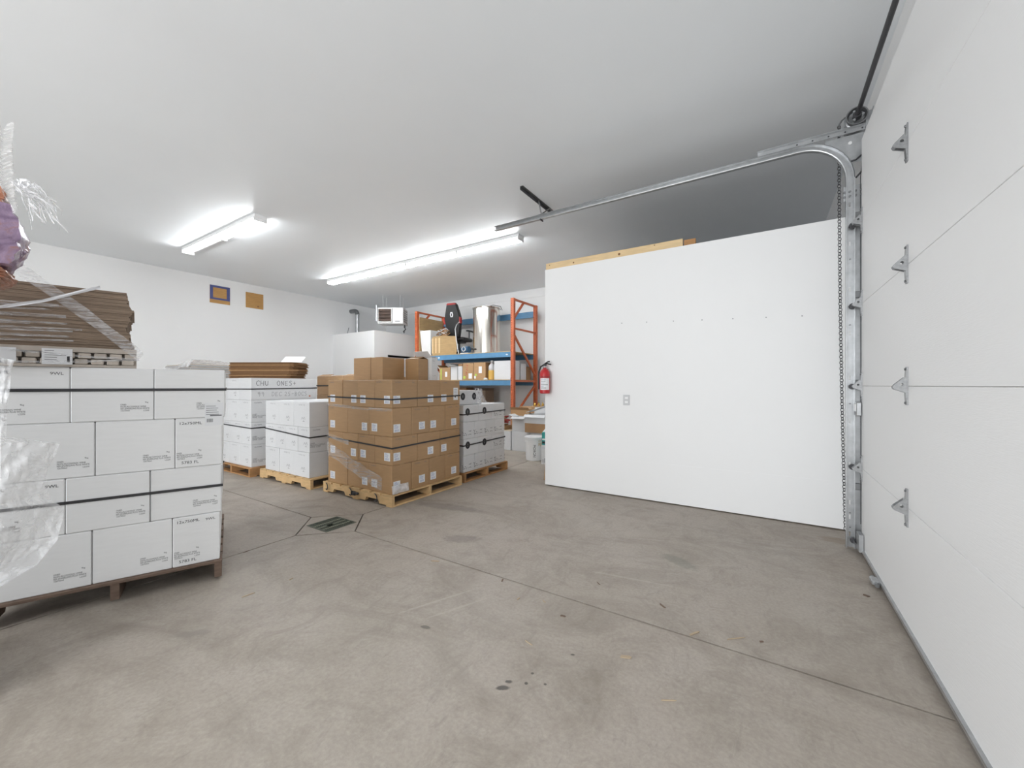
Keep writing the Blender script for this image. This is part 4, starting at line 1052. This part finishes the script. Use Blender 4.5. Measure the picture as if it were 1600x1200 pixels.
o=MB().tube([(-5.98,7.05,D2Z+.008),(-6.06,7.06,D2Z+.35),(-6.09,7.06,D2Z+.58),(-6.05,7.06,D2Z+.68),(-5.96,7.06,D2Z+.74)],.012,'galv',8).build('bent_pipe')
tag(o,'thin bent metal pipe leaning by the gaming chair on upper deck','pipe')
# stainless tank
t=thing('steel_tank','tall shiny stainless steel tank on the upper rack deck','tank',(-5.45,7.42,D2Z))
R_=.315; Hh=1.055
MB().lathe([(R_-.012,0),(R_,.006),(R_,Hh-.03),(R_+.014,Hh-.025),(R_+.016,Hh-.008),(R_+.008,Hh),(R_-.006,Hh-.004),(R_-.012,Hh-.05),(R_-.012,.02)],'chrome',56).build('shell',t,smooth=True)
MB().lathe([(R_-.013,Hh-.045),(R_-.013,Hh-.035),(.05,Hh-.02)],'chrome',40).build('lid',t,smooth=True)
MB().tube([(.10,-.31,Hh-.05),(.30,-.16,Hh+.02),(.38,.02,Hh+.01),(.34,.14,Hh-.05)],.008,'galv_dark',6).build('bail_handle',t)
MB().cyl((-.14,-.27,.10),(-.16,-.36,.10),.02,'steel_dark',10).cyl((-.19,-.35,.12),(-.12,-.35,.09),.012,'steel_dark',8).build('outlet_valve',t)
MB().cyl((-.23,-.20,.50),(-.245,-.225,.50),.016,'steel_dark',10).build('port',t)
# small blue pump
t=thing('blue_pump','small dark blue pump on a white foot beside the steel tank','pump',(-5.92,7.24,D2Z))
MB().cbox((-.12,-.07,0),(.12,.07,.035),'plastic_white',.006).build('foot',t)
MB().cyl((-.10,0,.11),(.10,0,.11),.075,'blue_plastic',18).build('motor',t,smooth=True)
MB().torus((0,0,0),.05,.012,'plastic_grey',Matrix.Translation((.0,-.08,.12)) @ Matrix.Rotation(PI/2,4,'X'),16).build('ring',t)
# cartons on lower deck
G='things on the lower rack deck'
t=carton('carton','brown carton with yellow edge and white label on the lower deck',-6.62,-6.28,7.10,7.45,D1Z,.30,'carton_brown',G,flaps=[('b',.2,.10),('l',.9,.10)])
MB().box((-.09,-.0005,0),(-.01,0,.0) if False else (-.02,0,.12),'paper_white').build('label_patch',t,(.10,-.1755,.08))
MB().box((0,-.0005,0),(.03,0,.26),'lime').build('yellow_stripe',t,(-.13,-.1755,.01))
t=carton('carton','narrow white carton with open flaps on the lower deck',-6.245,-6.045,7.08,7.40,D1Z,.315,'carton_white_dimmed',G,flaps=[('f',1.3,.10),('l',.6,.08)])
t=carton('carton','small grey-white carton with dark top on the lower deck',-6.025,-5.90,7.08,7.36,D1Z,.32,'carton_white_dimmed',G)
MB().box((-.06,-.135,0),(.06,.135,.05),'carton_dark').build('dark_lid',t,(0,0,.321))
t=carton('carton','brown carton with red print and lime sticker on the lower deck',-5.885,-5.575,7.08,7.42,D1Z,.385,'carton_brown',G)
MB().box((0,-.0005,0),(.10,0,.12),'paper_white').build('label_patch',t,(.02,-.17,.03))
pm=MB(); random.seed(2)
for k in range(10): 
    x,z=random.uniform(-.10,-.02),random.uniform(.08,.33); pm.box((x,-.0005,z),(x+.03,0,z+.012),'red_matte')
pm.build('red_print',t,(0,-.17,0))
MB().prism([(.035*math.cos(2*PI*k/12),.035*math.sin(2*PI*k/12)) for k in range(12)],-.0006,0,'lime','y').build('lime_sticker',t,(-.10,-.17,.06))
t=carton('carton','brown carton with tall white label on the lower deck',-5.565,-5.235,7.08,7.44,D1Z,.39,'carton_brown',G)
MB().box((0,-.0005,0),(.09,0,.15),'paper_white').build('label_patch',t,(-.02,-.18,.15))
MB().box((0,-.0005,0),(.05,0,.06),'paper_white').build('label_patch',t,(-.15,-.18,.03))
MB().prism([(.03*math.cos(2*PI*k/12),.03*math.sin(2*PI*k/12)) for k in range(12)],-.0006,0,'lime','y').build('lime_sticker',t,(-.10,-.18,.11))
t=thing('glass_jug','clear jug of amber liquid between cartons on the lower deck','jug',(-5.11,7.16,D1Z))
MB().lathe([(.07,0),(.083,.01),(.083,.19),(.075,.21)],'yellow_liquid',20).build('amber_base',t,smooth=True)
MB().lathe([(.075,.21),(.080,.22),(.075,.30),(.03,.36),(.03,.40)],'plastic_grey',20).build('neck',t,smooth=True)
MB().cyl((0,0,.40),(0,0,.425),.036,'plastic_white',14).build('cap',t)
t=carton('carton','large plain white carton by the orange upright on the lower deck',-5.00,-4.57,7.08,7.45,D1Z,.41,'carton_white_dimmed',G)
o=MB().lathe([(.045,0),(.05,.02),(.03,.04)],'paper_white',12).build('foam_cup',None,(-5.19,7.035,D1Z)); tag(o,'small white foam cup at the edge of the lower deck','cup')
carton('carton','pale pink-white carton seen through the orange end frame',-4.86,-4.56,7.50,7.72,D1Z,.36,'carton_white_dimmed',G)
carton('carton','brown carton at the rear seen through the orange end frame',-4.90,-4.56,7.735,7.93,D1Z,.30,'carton_dark',G)
# things on the floor below the rack
carton('carton','light brown flat carton stacked below the lower deck',-6.64,-6.16,7.55,7.85,1.015,.17,'carton_brown')
carton('carton','big brown carton on the floor below the rack, under the flat carton',-6.75,-6.1,7.45,7.9,0,.76,'carton_dark')
carton('carton','middle brown carton below the rack between flat and big cartons',-6.7,-6.12,7.5,7.88,.762,.25,'carton_dark')
carton('carton','brown carton on the floor below the rack beside the open grey carton',-6.05,-5.55,7.5,7.9,0,.75,'carton_dark')
t=carton('carton','taupe open carton high below the lower deck behind crested stack',-6.05,-5.58,7.55,7.9,.753,.36,'carton_edge',None,flaps=[('b',.2,.06),('f',1.4,.10)])

# ------------------------------------------------------------------ cluster by the partition end
G='open cartons on the floor by the rack'
carton('carton','white carton on the floor by the rack, next to crested stack',-4.55,-4.10,6.36,6.72,0,.36,'carton_white_dimmed',G)
carton('carton','white carton on the floor behind the white bucket',-4.08,-3.68,6.36,6.72,0,.37,'carton_white_dimmed',G)
o=MB().box((-.2,-.12,0),(.2,.12,.004),'paper_tan',Matrix.Rotation(.0,4,'Y')).build('loose_flap',None,(-4.33,6.5,.362)); tag(o,'loose torn cardboard flap lying on the white floor carton','cardboard')
m=MB(); random.seed(44)
for k in range(8):
    a=random.uniform(0,3); M=Matrix.Translation((-4.46+random.uniform(-.10,.12),6.55+random.uniform(-.05,.1),.452+.03*k*.8)) @ Matrix.Rotation(a,4,'Z') @ Matrix.Rotation(random.uniform(-.3,.3),4,'X')
    m.cbox((-.09,-.04,-.012),(.09,.04,.012),'red_matte' if k%3 else 'carton_dark',.004,M)
m.box((-4.55,6.46,.368),(-4.30,6.70,.44),'carton_dark')
tag(m.build('red_packets'),'heap of dark red packets in a brown tray beside crested stack','packets',kind='stuff')
t=carton('carton','white open carton with spread flaps on the white floor cartons',-4.08,-3.78,6.38,6.62,.373,.27,'carton_white_dimmed',G,flaps=[('f',1.9,.10),('l',1.2,.1)])
t=carton('carton','big open white carton with raised white flap by partition end',-3.76,-3.32,6.30,6.66,.372,.33,'carton_white_dimmed',G,flaps=[('b',.25,.12),('r',.5,.14),('f',2.3,.07)])
MB().box((-.21,-.1845,.004),(.21,-.181,.17),'carton_dark').build('brown_patch',t)
o=MB().box((-.20,-.13,0),(.20,.13,.005),'paper_white',Matrix.Rotation(-.32,4,'Y')).build('white_sheet',None,(-3.55,6.45,.80)); tag(o,'white cardboard flap sheet slanting across the open white carton','cardboard')
carton('carton','support carton on the floor under the open white carton',-3.66,-3.25,6.34,6.72,0,.368,'carton_white_dimmed',G)
for k,(x0,x1,y0,z,h,lab) in enumerate(((-4.38,-3.95,6.80,0,.60,'tall brown carton on the floor in front of orange upright'),(-3.93,-3.45,6.80,0,.60,'tall brown carton on the floor nearest the partition'),(-4.40,-3.96,6.82,.602,.14,'open brown tray carton stacked in front of orange frame'))):
    carton('carton',lab,x0,x1,y0,y0+.34,z,h,'carton_brown',None,flaps=[('f',.5,.06),('b',.3,.06)] if k==2 else None)
for k in range(3):
    carton('carton',['lower bottle carton','middle bottle carton','upper bottle carton'][k]+' with printed rows behind orange brace',-3.95,-3.45,6.86,7.10,.602+k*.075,.073,'carton_brown','flat bottle cartons by the orange frame')
m=MB()
for k in range(5):
    m.cyl((-3.90+.09*k,6.93,.828),(-3.90+.09*k,6.93,.862),.022,'yellow_liquid',10)
    
for k in range(5):
    o=MB().lathe([(.026,0),(.028,.03),(.012,.05),(.012,.07)],'yellow_liquid',12).build('small_bottle',None,(-3.90+.09*k,6.94,.8275)); tag(o,'small amber bottle standing on the flat bottle cartons','bottle','small amber bottles by the orange frame')
# bucket
t=thing('plastic_bucket','white plastic bucket with vertical black lettering by the partition end','bucket',(-3.26,5.78,0))
MB().lathe([(.132,0),(.138,.004),(.150,.30),(.157,.302),(.157,.315),(.151,.317),(.152,.335),(.159,.337),(.159,.35),(.152,.352),(.153,.365)],'plastic_white',40).build('body',t,smooth=True)
MB().lathe([(.162,.358),(.165,.36),(.165,.385),(.158,.39),(.14,.386)],'plastic_white',40).build('lid',t,smooth=True)
tm=text_mesh('MORGN',.062,'ink',align='CENTER',sx=.9)
tcp=tm.copy()
ca_=math.atan2(-5.78,3.26)   # side towards the viewer
for v in tcp.vertices:
    x,y=v.co.x,v.co.y; a=ca_-.12+y/.146; zz=.165-x; r=.1405+.012*zz/.3+.0012; v.co=(r*math.cos(a),r*math.sin(a),zz)
put('lettering',tcp,t)
pp=MB(); ng=8; vs_=[]
for i in range(ng+1):
    for j in range(3):
        a=ca_+.45+.75*i/ng; z=.24+.05*j+.02*math.sin(i); r=.1405+.012*z/.3+.001; vs_.append((r*math.cos(a),r*math.sin(a),z))
pp.add(vs_,[(i*3+j,(i+1)*3+j,(i+1)*3+j+1,i*3+j+1) for i in range(ng) for j in range(2)],'paper_tan'); pp.build('tape_patch',t)
# white and teal boxes half hidden by the partition
t=carton('carton','white printed box standing against the partition end beside bucket',-2.98,-2.72,5.50,5.80,0,.30,'carton_white_dimmed')
put('printed_text',text_mesh('12 x 750',.03,'paper_blue'),t,(-.12,-.151,.25),(PI/2,0,0))
pe=MB()
for k in range(6): pe.box((-.10+.03*k,-.0006,.03),(-.09+.03*k,0,.03+.05+.02*math.sin(k*2)),'ink_grey')
pe.build('print_marks',t,(0,-.1495,0))
t=carton('carton','teal box standing on the white printed box by partition end',-2.98,-2.74,5.52,5.78,.302,.20,'teal')
MB().box((-.11,-.1305,.02),(.11,-.129,.055),'ink').box((-.11,-.1306,.075),(.11,-.1296,.10),'paper_white').build('printed_band',t)
m=MB(); random.seed(6)
m.add([(-.12,-.1,0),(.1,-.1,0),(.1,.1,0),(-.12,.1,0),(-.08,-.06,.06),(.07,-.05,.035),(.06,.06,.05),(-.06,.05,.07)],[(0,1,5,4),(1,2,6,5),(2,3,7,6),(3,0,4,7),(4,5,6,7)],'paper_white')
o=m.build('crumpled_paper',None,(-2.86,5.65,.504)); tag(o,'crumpled white paper lying on the teal box','paper')
o=MB().box((-.012,-.40,0),(.012,.40,1.15),'carton_brown').build('leaning_sheet',None,(PX-.13,5.0,0),(0,math.radians(5),0)); tag(o,'tall brown cardboard sheet leaning on the partition end','cardboard')

# fire extinguisher on the partition corner
t=thing('fire_extinguisher','red fire extinguisher with white label hung at the partition corner','extinguisher',(-2.275,PY-.075,1.14))
MB().lathe([(.055,0),(.062,.006),(.064,.03),(.064,.235),(.058,.265),(.04,.29),(.02,.302),(.02,.315)],'red',32).build('cylinder',t,smooth=True)
lv=[];nl=14
cdir=math.atan2(-4.3,2.275)
for i in range(nl+1):
    a=cdir-.95+1.9*i/nl
    for z in (.045,.185): lv.append((.0648*math.cos(a),.0648*math.sin(a),z))
MB().add(lv,[(2*i,2*i+2,2*i+3,2*i+1) for i in range(nl)],'paper_white').build('label_sheet',t)
lt=MB(); random.seed(9)
for k in range(6):
    z=.165-.02*k; a0=cdir-.8; a1=a0+random.uniform(.6,1.5); n=6
    vv=[]
    for i in range(n+1):
        a=a0+(a1-a0)*i/n
        for zz in (z,z+.006): vv.append((.0652*math.cos(a),.0652*math.sin(a),zz))
    lt.add(vv,[(2*i,2*i+2,2*i+3,2*i+1) for i in range(n)],'ink_grey' if k%2 else 'paper_blue')
lt.build('label_print',t)
MB().cyl((0,0,.31),(0,0,.345),.017,'galv',12).cbox((-.018,-.018,.335),(.018,.018,.36),'steel_dark',.003).build('valve',t)
MB().tube([(-.02,0,.35),(.03,-.0,.365),(.085,0,.350)],.008,'black',8).tube([(-.01,0,.355),(.04,0,.385),(.065,0,.388)],.008,'black',8).build('lever',t)
MB().tube([(-.02,0,.345),(-.055,0,.33),(-.073,-.01,.27),(-.075,-.01,.16),(-.074,-.01,.05)],.010,'black',8).build('hose',t)
MB().box((-.012,.055,.02),(.012,.0745,.30),'steel_dark').torus((0,0,.20),.066,.003,'steel_dark').build('wall_bracket',t)

# ------------------------------------------------------------------ loose bits on the floor
random.seed(77)
bits=[(1035,947,.05,.010),(1085,990,.07,.012),(1150,998,.10,.004),(1353,931,.03,.02),(978,1027,.05,.02),(388,930,.07,.008),(385,862,.05,.006),(455,905,.03,.006),(680,877,.06,.012),(785,907,.035,.010),(810,936,.03,.008),(850,940,.03,.006),(880,963,.03,.012),(826,1005,.05,.004),(1045,1095,.06,.004),(935,912,.04,.004),(500,760,.05,.006),(440,730,.05,.006),(1190,1003,.02,.01)]
for k,(u,v,l,wd_) in enumerate(bits):
    x,y=floor_at(u,v)
    m=MB().prism([(-l/2,-wd_/2),(l*.35,-wd_*.4),(l/2,0),(l*.3,wd_/2),(-l*.4,wd_*.35)],.0005,.004,'splinter' if k%3 else 'wood_dark')
    o=m.build('wood_splinter',None,(x,y,0),(0,0,random.uniform(0,3))); tag(o,('pale' if k%3 else 'dark')+(' sliver' if wd_<.007 else ' chip')+' of wood lying loose on the concrete floor','splinter','wood splinters on the concrete floor')
for o in bpy.data.objects:
    if 'dims' in o: del o['dims']
